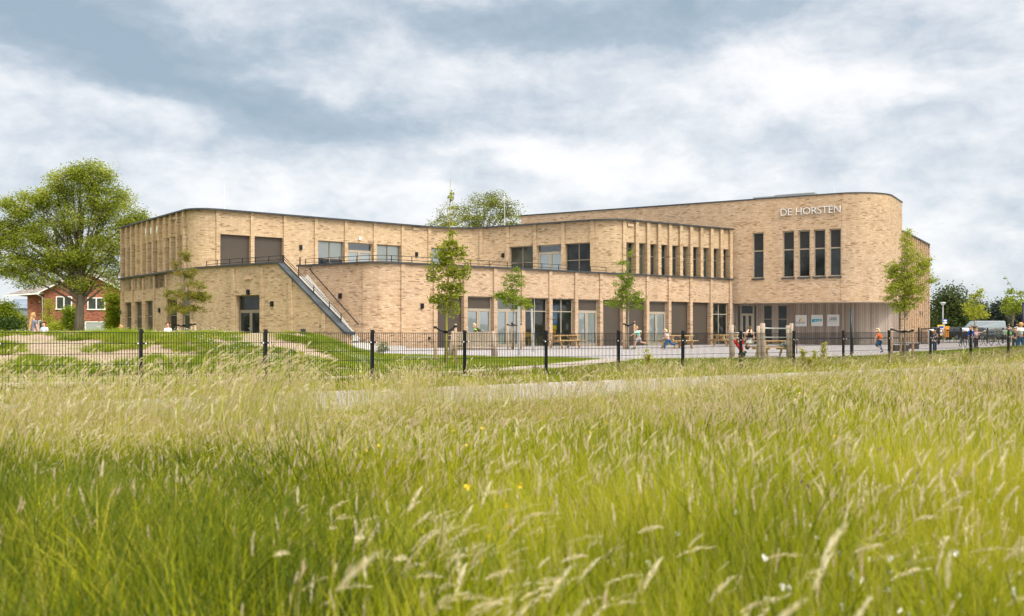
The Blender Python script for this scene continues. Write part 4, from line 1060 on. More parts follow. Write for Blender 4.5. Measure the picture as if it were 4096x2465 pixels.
# street lamp
t,h=pole('street_lamp',3771.5,1222,92,.055,plain('grey_lamp_paint',(.30,.31,.32),.5,.2),'slim grey street lamp with a wide cone shaped head before the trees','street lamp')
mb=MB(); mb.tube([(0,0,h),(0,0,h+.06),(0,0,h+.24)],[.06,.12,.28],12); sub(mb,'lamp_glass',plain('frosted_lamp_glass',(.45,.47,.46),.3),t,True); mb=MB(); mb.tube([(0,0,h+.241),(0,0,h+.30)],[.30,.24],12); sub(mb,'lamp_cap',M_galv,t)
# blue sign on pole
q=on(3780,88); t=empty('road_sign',q); tag(t,'blue and white square sign on a thin pole above the orange container','road sign'); z0=CAMZ+(HY-1277)/F*88-q.z; z1=CAMZ+(HY-1290)/F*88-q.z
M_signblue=plain('sign_blue',(.03,.10,.42),.4); M_yellow=plain('signal_yellow',(.80,.50,.01),.5); M_orange=plain('container_orange',(.80,.28,.01),.5)
mb=MB(); mb.tube([(0,.05,-.1),(0,.05,z0)],.03,8); sub(mb,'pole',M_galv,t); mb=MB(); mb.abox(-.17,.17,-.02,.02,z1,z0); sub(mb,'sign_plate',M_signblue,t)
mb=MB(); mb.abox(-.14,.14,-.028,-.021,z1+.11,z0-.07); mb.abox(-.025,.025,-.028,-.021,z1+.02,z1+.105); sub(mb,'sign_symbol',M_white,t); mb=MB(); mb.abox(-.17,.17,-.02,.02,z1-.10,z1-.005); sub(mb,'lower_plate',M_white,t)
# yellow billboard
q=on(3764,90); t=empty('billboard',q); tag(t,'yellow framed board with a pale blue and white poster and a round sign before it','notice board'); s=90/F; bt=(q.z*0+CAMZ+(HY-1300)*s)-q.z
mb=MB(); mb.abox(-.30,.28,-.06,.06,.55,bt); mb.abox(-.28,-.22,-.04,.04,-.1,.55); mb.abox(.2,.26,-.04,.04,-.1,.55); sub(mb,'yellow_frame',M_yellow,t,bevel=.02)
mb=MB(); mb.abox(-.21,.2,-.07,-.061,.65,bt-.33); sub(mb,'poster',M_white,t); mb=MB(); mb.abox(-.21,.2,-.071,-.061,bt-.32,bt-.10); sub(mb,'poster_header',M_signblue,t)
q2=on(3763.5,86); t=empty('round_road_sign',q2); tag(t,'small round white traffic sign with a red ring, in front of the yellow board','road sign'); z=CAMZ+(HY-1324)/F*86-q2.z
mb=MB(); mb.tube([(0,.03,0),(0,.03,z)],.02,6); sub(mb,'pole',M_galv,t)
mb=MB(); mb.tube([(0,0,z),(0,-.02,z)],.17,16); sub(mb,'red_ring',plain('sign_red',(.55,.03,.03),.4),t); mb=MB(); mb.tube([(0,-.021,z),(0,-.026,z)],.115,16); sub(mb,'sign_face',M_white,t)
# orange container
q=on(3786,90); t=empty('clothes_container',q); tag(t,'orange collection container with a slanted hood beside the yellow board','container'); bt=CAMZ+(HY-1307)*s-q.z
mb=MB(); mb.abox(-.16,.16,-.2,.2,.45,bt-.1); sub(mb,'body',M_orange,t,bevel=.02); mb=MB(); mb.beam((-.18,0,bt-.05),(.2,0,bt-.02),.46,.09); sub(mb,'hood',M_orange,t); mb=MB(); mb.abox(-.12,.12,-.215,-.201,bt-.4,bt-.3); sub(mb,'chute_slot',M_black,t); mb=MB(); mb.abox(-.05,.05,-.05,.05,-.1,.45); sub(mb,'foot',M_black,t)
# low kerb wall of the car park
a,b=on(3745,84),on(4300,92); mb=MB(); mb.beam(a+V((0,0,.06)),b+V((0,0,.06)),.5,.30); tag(mb.build('kerb_wall',M_conc),'long low pale concrete kerb wall edging the car park','kerb wall')
# white object on lawn
g=G(3962,1373); mb=MB(); mb.beam((-.4,0,.05),(.4,0,.05),.3,.1); mb.beam((-.3,.0,.12),(.3,.0,.12),.26,.04); o=mb.build('white_board',M_white,None,bevel=.02); o.location=g+V((0,.6,.0)); tag(o,'small flat white board lying behind the grass berm by the bicycles','board')

# ---------------- vehicles ----------------
def paint(name,c): return plain(name,c,.25,.2,.05,1,.6)
M_tyre=plain('tyre_rubber',(.02,.02,.02),.8); M_lightred=plain('tail_light_red',(.5,.01,.01),.3)
def car(name,label,cat,loc,rz,prof,win,w,mat,wheels,group=None,sc_=1.0,plate=None):
    """prof: side outline (x,z) clockwise; extruded across the width with tucked edges"""
    t=empty(name,loc,rz); t.scale=(sc_,)*3
    mb=MB(); n=len(prof); cols=[]
    for y,k in ((-w/2,.955),(-w/2+.10,1.0),(w/2-.10,1.0),(w/2,.955)):
        zc=.75; cols.append([V((x*(.985 if k<1 else 1),y,zc+(z-zc)*k)) for x,z in prof])
    # tumblehome: narrow the glasshouse
    for c,s_ in zip(cols,(-1,-1,1,1)):
        for v in c:
            if v.z>.95: v.y-= s_*min(.22,(v.z-.95)*.35)
    for a,b in zip(cols,cols[1:]):
        for i in range(n): j=(i+1)%n; mb.quad([a[i],b[i],b[j],a[j]])
    mb.quad(cols[0]); mb.quad(cols[-1][::-1]); sub(mb,'body',mat,t,False,.03)
    for s_ in (-1,1):
        for wn in win['side']:
            mb=MB(); pts=[]
            for x,z in wn: 
                y=s_*(w/2+.012-min(.22,max(0,(z-.95)*.35))); pts.append(V((x,y,z)))
            mb.quad(pts if s_>0 else pts[::-1]); sub(mb,'side_window',M_rglass2,t)
    for nm in ('rear','front'):
        if nm in win:
            (x0,z0),(x1,z1)=win[nm]; dx=-.02 if nm=='rear' else .02; mb=MB(); y0=w/2-.16; y1=w/2-.32
            mb.quad([(x0+dx,-y0,z0),(x0+dx,y0,z0),(x1+dx,y1,z1),(x1+dx,-y1,z1)]); sub(mb,nm+'_window',M_rglass2,t)
    for x in wheels:
        for s_ in (-1,1):
            mb=MB(); mb.tube([(x,s_*(w/2-.2),.33),(x,s_*(w/2+.01),.33)],.33,16); wh=sub(mb,'wheel',M_tyre,t,False,.02)
            mb=MB(); mb.tube([(x,s_*(w/2+.011),.33),(x,s_*(w/2+.02),.33)],.2,12); sub(mb,'rim',M_galv,wh)
    xb=min(x for x,z in prof); xf=max(x for x,z in prof)
    for s_ in (-1,1):
        mb=MB(); mb.abox(xb-.015,xb+.06,s_*w/2*.9-.16,s_*w/2*.9+.0+.02,.72,1.0); sub(mb,'tail_light',M_lightred,t); mb=MB(); mb.abox(xf-.08,xf+.012,s_*w/2*.78-.15,s_*w/2*.78+.12,.62,.78); sub(mb,'headlight',M_white,t)
    mb=MB(); mb.abox(xb-.03,xb-.005,-.26,.26,.46,.57); sub(mb,'number_plate',plate or M_yellow,t)
    mb=MB(); mb.abox(xb-.05,xb+.1,-w/2+.08,w/2-.08,.28,.45); sub(mb,'rear_bumper',M_black,t,bevel=.02)
    tag(t,label,cat,group); return t
M_rglass2=darkglass('car_glass',(.03,.04,.045),.08)
est=[(-2.2,.30),(-2.25,.95),(-2.05,1.40),(-1.75,1.5),(.2,1.5),(1.05,1.0),(2.05,.85),(2.25,.6),(2.2,.28)]
estw={'side':[[(-1.85,1.02),(-1.75,1.4),(-.9,1.43),(-.9,1.0)],[(-.82,1.0),(-.82,1.43),(.1,1.43),(.2,1.0)],[(.28,1.0),(.2,1.40),(.85,1.02)]],'rear':((-2.2,1.02),(-2.04,1.4)),'front':((1.0,1.02),(.25,1.46))}
vanp=[(-2.9,.35),(-2.95,1.2),(-2.85,2.3),(-2.7,2.42),(1.2,2.42),(2.1,1.35),(2.7,1.1),(2.85,.7),(2.8,.32)]
vanw={'side':[[(1.0,1.35),(1.0,1.95),(1.35,1.95),(1.85,1.35)]],'front':((2.05,1.4),(1.25,2.3))}
def atc(px,D,dz=0): q=on(px,D); return q
car('parked_estate_car','black estate car seen from behind with a red tail light at each side','car',atc(3815,118),R(112),est,estw,1.85,paint('black_car_paint',(.02,.022,.03)),(-1.35,1.4),'cars in the car park')
car('parked_car','dark grey car parked right of the black estate car, partly behind two children','car',atc(3888,122),R(128),est,estw,1.85,paint('graphite_car_paint',(.06,.065,.07)),(-1.35,1.4),'cars in the car park')
car('parked_car','grey green car parked behind the bicycles','car',atc(3972,116),R(168),est,estw,1.8,paint('green_grey_car_paint',(.16,.20,.20)),(-1.35,1.4),'cars in the car park')
car('parked_car','light blue car parked behind the children at the right','car',atc(4052,116),R(150),est,estw,1.8,paint('light_blue_car_paint',(.36,.50,.58)),(-1.35,1.4),'cars in the car park')
car('parked_car','dark car parked behind the notice board at the far left of the car park','car',atc(3750,125),R(100),est,estw,1.8,paint('dark_car_paint',(.04,.045,.05)),(-1.35,1.4),'cars in the car park')
car('delivery_van','silver grey panel van towering above the parked cars','van',atc(3925,134),R(176),vanp,vanw,2.0,paint('silver_van_paint',(.27,.31,.36)),(-1.9,1.9))
# ---------------- bicycles ----------------
def bicycle(label,loc,rz,crate=None):
    t=empty('bicycle',loc,rz); M=M_black
    for x in (-.52,.52):
        mb=MB(); n=20
        mb.tube([(x+.33*math.cos(2*math.pi*k/n),0,.34+.33*math.sin(2*math.pi*k/n)) for k in range(n+1)],.02,5,cap=False)
        w=sub(mb,'wheel',M_tyre,t); mb=MB()
        for k in range(10): a=math.pi*2*k/10; mb.tube([(x,0,.34),(x+.31*math.cos(a),0,.34+.31*math.sin(a))],.004,3,cap=False)
        sub(mb,'spokes',M_galv,w)
    mb=MB(); 
    for a,b in (((-.52,.34),(-.1,.30)),((-.1,.30),(-.2,.86)),((-.2,.80),(-.52,.34)),((-.1,.30),(.36,.80)),((-.19,.75),(.36,.82)),((.33,.95),(.52,.34))): mb.tube([(a[0],0,a[1]),(b[0],0,b[1])],.016,6)
    sub(mb,'frame',M,t); mb=MB(); mb.ball((-.22,0,.93),(.13,.07,.04),8); sub(mb,'saddle',M,t); mb=MB(); mb.tube([(.22,-.27,1.02),(.34,0,1.04),(.22,.27,1.02)],.014,6); sub(mb,'handlebar',M,t)
    mb=MB(); mb.abox(-.82,-.25,-.06,.06,.70,.72); sub(mb,'luggage_rack',M,t)
    if crate: mb=MB(); mb.abox(.38,.78,-.2,.2,.78,1.08); sub(mb,'front_crate',crate,t)
    tag(t,label,'bicycle','bicycles parked by the berm'); return t
bz=lambda px,D:on(px,D)
bicycle('bicycle with a large grey green crate on its front, behind the berm',bz(3984,66),R(8),plain('crate_green',(.30,.36,.32),.8,0,.4,9))
bicycle('dark bicycle leaning away left of the crate bicycle',bz(3944,68),R(172))
bicycle('black bicycle seen end on between the post and the boy in blue',bz(3851,62),R(80))
# ---------------- left background: houses ----------------
def hbox(mb,o,u,n,x0,x1,y0,y1,z0,z1,mi=0): mb.box(o,u,n,x0,x1,y0,y1,z0,z1,mi)
def house():
    D=108; g0=W(345,1330,D); base=V((g0.x,g0.y,0)); t=empty('brick_house',base); tag(t,'red brick house with a grey hipped tiled roof behind the big oak','house')
    u=V((1,0.10,0)).normalized(); n=V((-u.y,u.x,0)); s=D/F
    Xp=lambda px:(px-345)*s; Zp=lambda py:CAMZ+(HY-py)*s
    M_tile=M_rooftile
    # gable wing facing the viewer
    x0,x1=Xp(182),Xp(500); ze=Zp(1163); zr=Zp(1085); mb=MB()
    P=lambda x,y,z:u*x+n*y+V((0,0,z)); xm=(x0+x1)/2
    ops=[]
    mb.quad([P(x0,0,-.2),P(x1,0,-.2),P(x1,0,ze),P(x0,0,ze)],0,[(x0,0),(x1,0),(x1,ze),(x0,ze)]); mb.quad([P(x0,0,ze),P(x1,0,ze),P(xm,0,zr)],0,[(x0,ze),(x1,ze),(xm,zr)])
    mb.quad([P(x0,9,-.2),P(x0,0,-.2),P(x0,0,ze),P(x0,9,ze)],0,[(0,0),(9,0),(9,ze),(0,ze)]); mb.quad([P(x1,0,-.2),P(x1,9,-.2),P(x1,9,ze),P(x1,0,ze)],0,[(0,0),(9,0),(9,ze),(0,ze)])
    # left wing set back
    xl=Xp(103); yl=1.2; mb.quad([P(xl,yl,-.2),P(x0,yl,-.2),P(x0,yl,Zp(1172)),P(xl,yl,Zp(1172))],0,[(xl,0),(x0,0),(x0,4.5),(xl,4.5)]); mb.quad([P(xl,8,-.2),P(xl,yl,-.2),P(xl,yl,Zp(1172)),P(xl,8,Zp(1172))],0,[(0,0),(7,0),(7,4.5),(0,4.5)])
    sub(mb,'wall',M_redbrick,t)
    mb=MB(); ov=.5
    mb.quad([P(x0-ov,-ov,ze-.25),P(xm,-ov,zr+.1),P(xm,9,zr+.1),P(x0-ov,9,ze-.25)]); mb.quad([P(xm,-ov,zr+.1),P(x1+ov,-ov,ze-.25),P(x1+ov,9,ze-.25),P(xm,9,zr+.1)])
    zl=Zp(1180); mb.quad([P(xl-1.9,yl-.9,zl),P(x0+.9,yl-.9,zl+.35),P(x0+1.3,5,zr-.2),P(xl+2.6,5,zr-.9)]); mb.quad([P(xl-1.9,yl-.9,zl),P(xl+2.6,5,zr-.9),P(xl-1.9,9,zl)])
    sub(mb,'roof',M_tile,t)
    mb=MB(); mb.beam(P(x0-ov,-ov-.03,ze-.32),P(xm,-ov-.03,zr+.02),.05,.13); mb.beam(P(xm,-ov-.03,zr+.02),P(x1+ov,-ov-.03,ze-.32),.05,.13); mb.beam(P(xl-1.9,yl-.95,zl-.1),P(x0+.9,yl-.95,zl+.25),.12,.16); sub(mb,'gutter_board',M_white,t)
    mb=MB(); xx=Xp(178); mb.tube([P(xx-.8,yl-.9,zl+.1),P(xx,-.08,ze-.7),P(xx,-.08,0)],.06,8); sub(mb,'drainpipe',M_galv,t)
    def win(a,b,c,d,cols,y=0,shade=None):
        xa,xb,zb,zt=Xp(a),Xp(b),Zp(d),Zp(c); mb=MB(); f=.11; o=V((0,0,0))
        hbox(mb,o,u,n,xa,xa+f,y-.08,y+.02,zb,zt); hbox(mb,o,u,n,xb-f,xb,y-.08,y+.02,zb,zt); hbox(mb,o,u,n,xa+f,xb-f,y-.08,y+.02,zt-f,zt); hbox(mb,o,u,n,xa-.05,xb+.05,y-.12,y+.02,zb-.12,zb-.001)
        for k in range(1,cols): x=xa+(xb-xa)*k/cols; hbox(mb,o,u,n,x-.06,x+.06,y-.08,y+.02,zb,zt-f)
        w=sub(mb,'window',M_white,t); mb=MB(); mb.quad([P(xa,y-.03,zb),P(xb,y-.03,zb),P(xb,y-.03,zt),P(xa,y-.03,zt)]); sub(mb,'pane',shade or M_gglass,w)
    win(229,291,1186,1235,2); win(350,419,1190,1236,2); win(340,422,1286,1332,1,0,plain('grey_shutter',(.34,.37,.36),.6)); win(216,261,1303,1335,1); win(146,178,1281,1335,2,yl)
    return t
def tilemat():
    m,t=newmat('grey_roof_tile'); g=t.new('ShaderNodeNewGeometry'); sp=t.new('ShaderNodeSeparateXYZ'); t.l.new(g.outputs['Position'],sp.inputs[0])
    n=t.noise(g.outputs['Position'],1.5,4); fz=t.m('FRACT',t.m('DIVIDE',sp.outputs[2],.22)); c=t.ramp(n,[(.3,(.17,.15,.145)),(.7,(.30,.26,.245))]); c=t.mix(t.m('LESS_THAN',fz,.2),c,(.09,.085,.085)); t.out(t.pbr(c,.85)); return m
M_rooftile=tilemat()
house()
# neighbour house sliver
D=112; t=empty('neighbour_house',V(((458-2048)/F*D,D+3,0))); tag(t,'second red brick house with a white dormer, half hidden between oak and school','house')
mb=MB(); mb.box((0,0,0),(1,0,0),(0,1,0),-.5,3.5,0,6,-.2,5.2,0); sub(mb,'wall',M_redbrick,t); mb=MB(); mb.quad([(-1,-.5,5.1),(4,-.5,5.1),(4,3,8.2),(-1,3,8.2)]); sub(mb,'roof',M_rooftile,t); mb=MB(); mb.abox(.1,1.2,-.5,1.5,3.4,4.4); sub(mb,'dormer',M_white,t)
# distant low building
D=150; t=empty('distant_hall',V(((55-2048)/F*D,D,0))); tag(t,'low blue grey hall with a ribbed roof beyond the left hedge','building')
mb=MB(); mb.abox(-3.5,2.2,0,14,-.2,4.6); sub(mb,'wall',plain('blue_grey_cladding',(.22,.27,.33),.6),t); mb=MB()
mb.quad([(-4,-.3,4.5),(2.6,-.3,4.5),(2.6,9,6.2),(-4,9,6.2)]); sub(mb,'roof',plain('ribbed_blue_roof',(.20,.25,.33),.5,.2,.3,.8),t)
mb=MB(); 
for k in range(4): mb.abox(-3+1.4*k,-3+1.4*k+.8,-.04,.01,1.6,3.4)
sub(mb,'window',M_rglass,t)
# yellow chairs in the classroom
def chair(loc,rz,lab):
    t=empty('yellow_chair',loc,rz)
    mb=MB(); mb.abox(-.2,.2,-.2,.2,.42,.45); sub(mb,'seat',M_ychair,t,bevel=.01); mb=MB(); mb.abox(-.2,.2,.18,.21,.58,.85); sub(mb,'backrest',M_ychair,t,bevel=.01)
    for x in (-.18,.18):
        for y in (-.18,.18): mb=MB(); mb.abox(x-.015,x+.015,y-.015,y+.015,0,.42 if y<0 else .6); sub(mb,'leg',M_ychair,t)
    tag(t,lab,'chair','yellow chairs in the classroom'); return t
M_ychair=plain('yellow_lacquer',(.75,.42,.02),.4)
f4=Fr(PB,lb[4]+.13,lb[5]-.13,.22)
for k,(x,y,rz) in enumerate(((.3,.9,.3),(.75,.7,.0),(1.2,.8,-.2),(1.55,.95,.1),(.55,1.6,2.8),(1.1,1.7,3.0))):
    q=f4.o+f4.u*min(x,f4.w-.25)+f4.n*y; q.z=.03
    chair(q,rz+math.atan2(f4.u.y,f4.u.x),'yellow classroom chair among others behind the ground floor window left of the picnic table')
f5=Fr(PB,lb[5]+.13,lb[6]-.13,.22)
def poster(x0,x1,z0,z1,c,lab,y=2.9):
    mb=MB(); mb.box(f5.o,f5.u,f5.n,x0,x1,y,y+.02,z0,z1); tag(mb.build('poster',c),lab,'poster','posters in the classroom')
poster(.9,1.6,1.7,2.6,plain('poster_blue',(.05,.30,.50),.6,0,.9,3),'blue poster hanging high in the classroom window bay',1.2)
poster(.4,1.3,.5,1.6,plain('poster_pale_blue',(.25,.50,.62),.6,0,.3,3),'large pale blue poster in the classroom window bay',1.35)
mb=MB(); 
for (x,z,r,mi) in ((.95,.75,.22,0),(1.15,.95,.2,1),(1.25,1.2,.17,2),(1.05,.55,.2,3),(1.3,1.5,.16,4)):
    mb.box(f5.o,f5.u,f5.n,x-r,x+r,1.0,1.02,z-r*.8,z+r*.8,mi)
tag(mb.build('paper_figure',[plain('paper_red',(.65,.05,.04)),plain('paper_orange',(.8,.35,.03)),plain('paper_yellow',(.8,.7,.05)),plain('paper_purple',(.25,.05,.3)),plain('paper_blue',(.03,.3,.65))]),'multicoloured cut paper decoration hanging low in the classroom window','decoration')
# ---------------- people ----------------
def skin(name, nodes, edges, mat, parent, sub_=1, root=0):
    me=bpy.data.meshes.new(name); me.from_pydata([tuple(n[0]) for n in nodes],edges,[])
    o=bpy.data.objects.new(name,me); COL.objects.link(o)
    o.modifiers.new('s','SKIN'); m=o.modifiers['s']; m.use_smooth_shade=True; m.branch_smoothing=.4
    for i,v in enumerate(me.skin_vertices[0].data):
        r=nodes[i][1]; v.radius=(r,r) if not isinstance(r,tuple) else r; v.use_root=(i==root)
    if sub_: s=o.modifiers.new('u','SUBSURF'); s.levels=sub_; s.render_levels=sub_
    bpy.context.view_layer.update()
    m2=bpy.data.meshes.new_from_object(o.evaluated_get(bpy.context.evaluated_depsgraph_get())); bpy.data.objects.remove(o)
    m2.materials.clear(); return mobj(name,m2,mat,parent,True)
SK=plain('fair_skin',(.62,.36,.26),.55,0,.06); SKIN2=plain('rosy_skin',(.66,.40,.31),.55,0,.06)
def cloth(name,c,var=.12,scale=8): return MATS.get(name) or plain(name,c,.85,0,var,scale,.2)
def stripes(name,a,b,p=.05,duty=.5):
    m,t=newmat(name); tc=t.new('ShaderNodeTexCoord'); sp=t.new('ShaderNodeSeparateXYZ'); t.l.new(tc.outputs['Object'],sp.inputs[0])
    f=t.m('LESS_THAN',t.m('FRACT',t.m('DIVIDE',sp.outputs[2],p)),duty); t.out(t.pbr(t.mix(f,a,b),.85,0,.2)); return m
def person(label, J, S=1.0, top=None, topsleeve=.5, bottom=None, legs='short', hair=None, hairlen=0, shoes=None, skinm=None, face=(-1,0,0), dress=False, extra=None, group=None, hairwide=1.0):
    """J: joints in world metres. S: size relative to a 1.3 m child"""
    skinm=skinm or SK; base=V((J['pv'].x,J['pv'].y,min(J['aL'].z,J['aR'].z,J['pv'].z)-.06*S))
    root=empty('person',base); tag(root,label,'person',group); L=lambda k:J[k]-base
    N=[];E=[];ix={}
    def nd(k,p,r): ix[k]=len(N); N.append((p,r)); return ix[k]
    hd,nk,ch,pv=L('hd'),L('nk'),L('ch'),L('pv'); f=V(face).normalized(); up=(hd-nk).normalized()
    nd('pv',pv,.088*S); nd('ab',(pv+ch)/2,.080*S); nd('ch',ch,.092*S); nd('nb',nk,.045*S); nd('jw',nk+(hd-nk)*.62+f*.012*S,.066*S); nd('hd',hd+up*.02*S,.092*S); nd('ht',hd+up*.075*S,.066*S)
    E+=[(0,1),(1,2),(2,3),(3,4),(4,5),(5,6)]
    nd('no',hd-up*.02*S+f*.112*S,.014*S); E.append((ix['hd'],ix['no']))
    for s in 'LR':
        nd('s'+s,L('s'+s),.046*S); nd('e'+s,L('e'+s),.034*S); nd('w'+s,L('w'+s),.024*S)
        E+=[(ix['ch'],ix['s'+s]),(ix['s'+s],ix['e'+s]),(ix['e'+s],ix['w'+s])]
        d=(L('w'+s)-L('e'+s)).normalized(); side=d.cross(f); side=side.normalized() if side.length>.1 else d.orthogonal().normalized(); pn=d.cross(side).normalized()
        nd('p'+s,L('w'+s)+d*.045*S,.026*S); E.append((ix['w'+s],ix['p'+s]))
        curl=.5
        for q,(off,ln) in enumerate(((-.022,.042),(-.008,.050),(.007,.048),(.021,.038))):
            a=L('w'+s)+d*.075*S+side*off*S; b=a+(d*ln*.55+pn*ln*.2)*S; c=b+(d*ln*.35+pn*ln*.55*curl*2)*S
            nd('f%s%d'%(s,q),a,.0085*S); nd('g%s%d'%(s,q),b,.0075*S); nd('h%s%d'%(s,q),c,.006*S)
            E+=[(ix['p'+s],ix['f%s%d'%(s,q)]),(ix['f%s%d'%(s,q)],ix['g%s%d'%(s,q)]),(ix['g%s%d'%(s,q)],ix['h%s%d'%(s,q)])]
        th=L('w'+s)+d*.035*S-side*.034*S+pn*.012*S; nd('t'+s+'1',th,.009*S); nd('t'+s+'2',th+d*.03*S-side*.012*S,.007*S); E+=[(ix['p'+s],ix['t'+s+'1']),(ix['t'+s+'1'],ix['t'+s+'2'])]
        nd('h'+s,L('h'+s),.070*S); nd('k'+s,L('k'+s),.047*S); nd('m'+s,L('k'+s)*.6+L('a'+s)*.4,.046*S); nd('a'+s,L('a'+s),.030*S); nd('o'+s,L('t'+s),.026*S)
        E+=[(0,ix['h'+s]),(ix['h'+s],ix['k'+s]),(ix['k'+s],ix['m'+s]),(ix['m'+s],ix['a'+s]),(ix['a'+s],ix['o'+s])]
    skin('body',N,E,skinm,root)
    # face details
    sd=up.cross(f).normalized()
    for q in (-1,1):
        mb=MB(); mb.ball(hd+up*.012*S+f*.088*S+sd*q*.034*S,(.0075*S,.0075*S,.006*S),6); sub(mb,'eye',cloth('dark_eye',(.03,.02,.015)),root,True)
        mb=MB(); mb.ball(hd-up*.005*S+sd*q*.094*S-f*.005*S,(.016*S,.016*S,.028*S),6); sub(mb,'ear',skinm,root,True)
    mb=MB(); mb.tube([hd-up*.05*S+f*.082*S-sd*.02*S,hd-up*.053*S+f*.088*S,hd-up*.05*S+f*.082*S+sd*.02*S],.006*S,5); sub(mb,'mouth',cloth('lip',(.5,.18,.16)),root)
    # hair: cap over skull leaving the face free
    hm=hair or cloth('brown_hair',(.18,.09,.04))
    bm=bmesh.new(); bmesh.ops.create_icosphere(bm,subdivisions=3,radius=1.0); back=-f
    c=hd+up*.028*S+back*.016*S
    kill=[]
    for v in bm.verts:
        p=v.co.copy(); fx=p.x; w=f*p.x*.104*S+sd*p.y*.101*S*hairwide+up*p.z*.102*S
        w+= w.normalized()*.006*S*math.sin(p.x*13+p.y*17+p.z*11); v.co=c+w
        if p.x>.15 and p.z<.42+.25*(p.x-.15): kill.append(v)
        elif p.z<-.55 and p.x>-.2: kill.append(v)
    bmesh.ops.delete(bm,geom=kill,context='VERTS'); me=bpy.data.meshes.new('hair'); bm.to_mesh(me); bm.free(); ho=mobj('hair',me,hm,root,True); so_=ho.modifiers.new('t','SOLIDIFY'); so_.thickness=.006*S
    if hairlen:
        n_=[(hd+back*.055*S+up*.0*S,.070*S),(nk+back*.075*S,(.058*S)),(nk+back*.095*S-up*hairlen*.5*S,.048*S),(nk+back*.09*S-up*hairlen*S,.03*S)]
        if hairlen<.15: n_=n_[:3]
        skin('long_hair',n_,[(i,i+1) for i in range(len(n_)-1)],hm,root)
    # shirt
    e=.013*S
    n_=[(pv+(ch-pv)*.05,.094*S+e),((pv+ch)/2,.086*S+e),(ch,.098*S+e),(nk-(nk-ch)*.25,.05*S+e)]; ee=[(0,1),(1,2),(2,3)]
    for s in 'LR':
        k=len(n_); n_+=[(L('s'+s),.050*S+e),(L('s'+s).lerp(L('e'+s),min(1,topsleeve*1.6 if topsleeve<=.6 else 1)),.042*S+e)]; ee+=[(2,k),(k,k+1)]
        if topsleeve>.7: n_.append((L('e'+s).lerp(L('w'+s),.85),.031*S+e)); ee.append((k+1,k+2))
    if dress:
        n_.append((pv-(ch-pv).normalized()*.10*S,.125*S)); ee.append((0,len(n_)-1)); n_.append((pv-(ch-pv).normalized()*.27*S,.15*S)); ee.append((len(n_)-2,len(n_)-1))
    skin('shirt' if not dress else 'dress',n_,ee,top,root)
    if bottom:
        n_=[(pv+(ch-pv)*.10,.092*S+e*.6)]; ee=[]
        for s in 'LR':
            k=len(n_); n_.append((L('h'+s),.078*S+e)); ee.append((0,k))
            if legs=='short': n_.append((L('h'+s).lerp(L('k'+s),.85),.062*S+e*1.4)); ee.append((k,k+1))
            else:
                n_.append((L('k'+s),.052*S+e)); ee.append((k,k+1)); n_.append((L('k'+s).lerp(L('a'+s),.5 if legs=='mid' else .95),.040*S+e)); ee.append((k+1,k+2))
        skin('trousers' if legs!='short' else 'shorts',n_,ee,bottom,root)
    if shoes:
        for s in 'LR':
            d=(L('t'+s)-L('a'+s)); skin('shoe',[(L('a'+s)-d*.25,.037*S),(L('a'+s)+d*.35-up*0,.038*S),(L('t'+s)+d*.1,.030*S)],[(0,1),(1,2)],shoes,root)
    return root
def JP(D, px, dy=None):
    """joints from their places on the photograph at depth D, with depth offsets dy"""
    dy=dy or {}; return {k:W(v[0],v[1],D+dy.get(k,0)) for k,v in px.items()}
HB=cloth('blond_hair',(.42,.27,.11),.25,30); HL=cloth('pale_blond_hair',(.68,.54,.33),.2,30); HR=cloth('red_hair',(.30,.085,.035),.25,30); HD=cloth('dark_hair',(.045,.025,.018),.25,30); HG=cloth('ginger_blond_hair',(.50,.28,.11),.25,30)
M_shoe=cloth('dark_shoe',(.03,.035,.04)); M_jeans=cloth('blue_denim',(.03,.12,.28),.3,12); M_wshirt=cloth('white_cotton',(.75,.75,.76),.05)
sd_={'sL':-.12,'eL':-.15,'wL':-.15,'hL':-.07,'kL':-.08,'aL':-.08,'tL':-.08,'sR':.12,'eR':.15,'wR':.15,'hR':.07,'kR':.08,'aR':.08,'tR':.08}
M_mint=cloth('mint_shirt',(.33,.62,.50),.1); 
# 1 runner in mint shirt
g=G(2556,1402); D=g.y
person('boy in mint green shirt and pale shorts running left beside the staked tree',JP(D,dict(hd=(2544,1313),nk=(2547,1324),ch=(2551,1332),pv=(2555,1353),sL=(2549,1327),eL=(2533,1337),wL=(2525,1341),sR=(2554,1326),eR=(2566,1325),wR=(2563,1337),hL=(2551,1355),kL=(2542,1371),aL=(2537,1391),tL=(2524,1397),hR=(2559,1356),kR=(2564,1369),aR=(2586,1374),tR=(2590,1382)),sd_),S=1.0,top=M_mint,topsleeve=.55,bottom=cloth('pale_grey_shorts',(.45,.42,.42)),hair=HG,shoes=cloth('mint_black_shoe',(.10,.22,.14)),face=(-1,-.1,-.05))
g=G(2665,1402); D=g.y
person('boy in white shirt and blue jeans running left past the picnic table',JP(D,dict(hd=(2660,1325),nk=(2663,1334),ch=(2668,1342),pv=(2673,1361),sL=(2664,1336),eL=(2667,1350),wL=(2656,1352),sR=(2670,1337),eR=(2671,1350),wR=(2660,1348),hL=(2669,1363),kL=(2660,1376),aL=(2658,1396),tL=(2648,1400),hR=(2677,1363),kR=(2685,1376),aR=(2707,1379),tR=(2714,1386)),sd_),S=1.0,top=M_wshirt,topsleeve=.5,bottom=M_jeans,legs='long',hair=HL,shoes=cloth('orange_white_shoe',(.55,.30,.2)),face=(-1,-.1,-.05))
g=G(3528,1427); D=g.y-.6
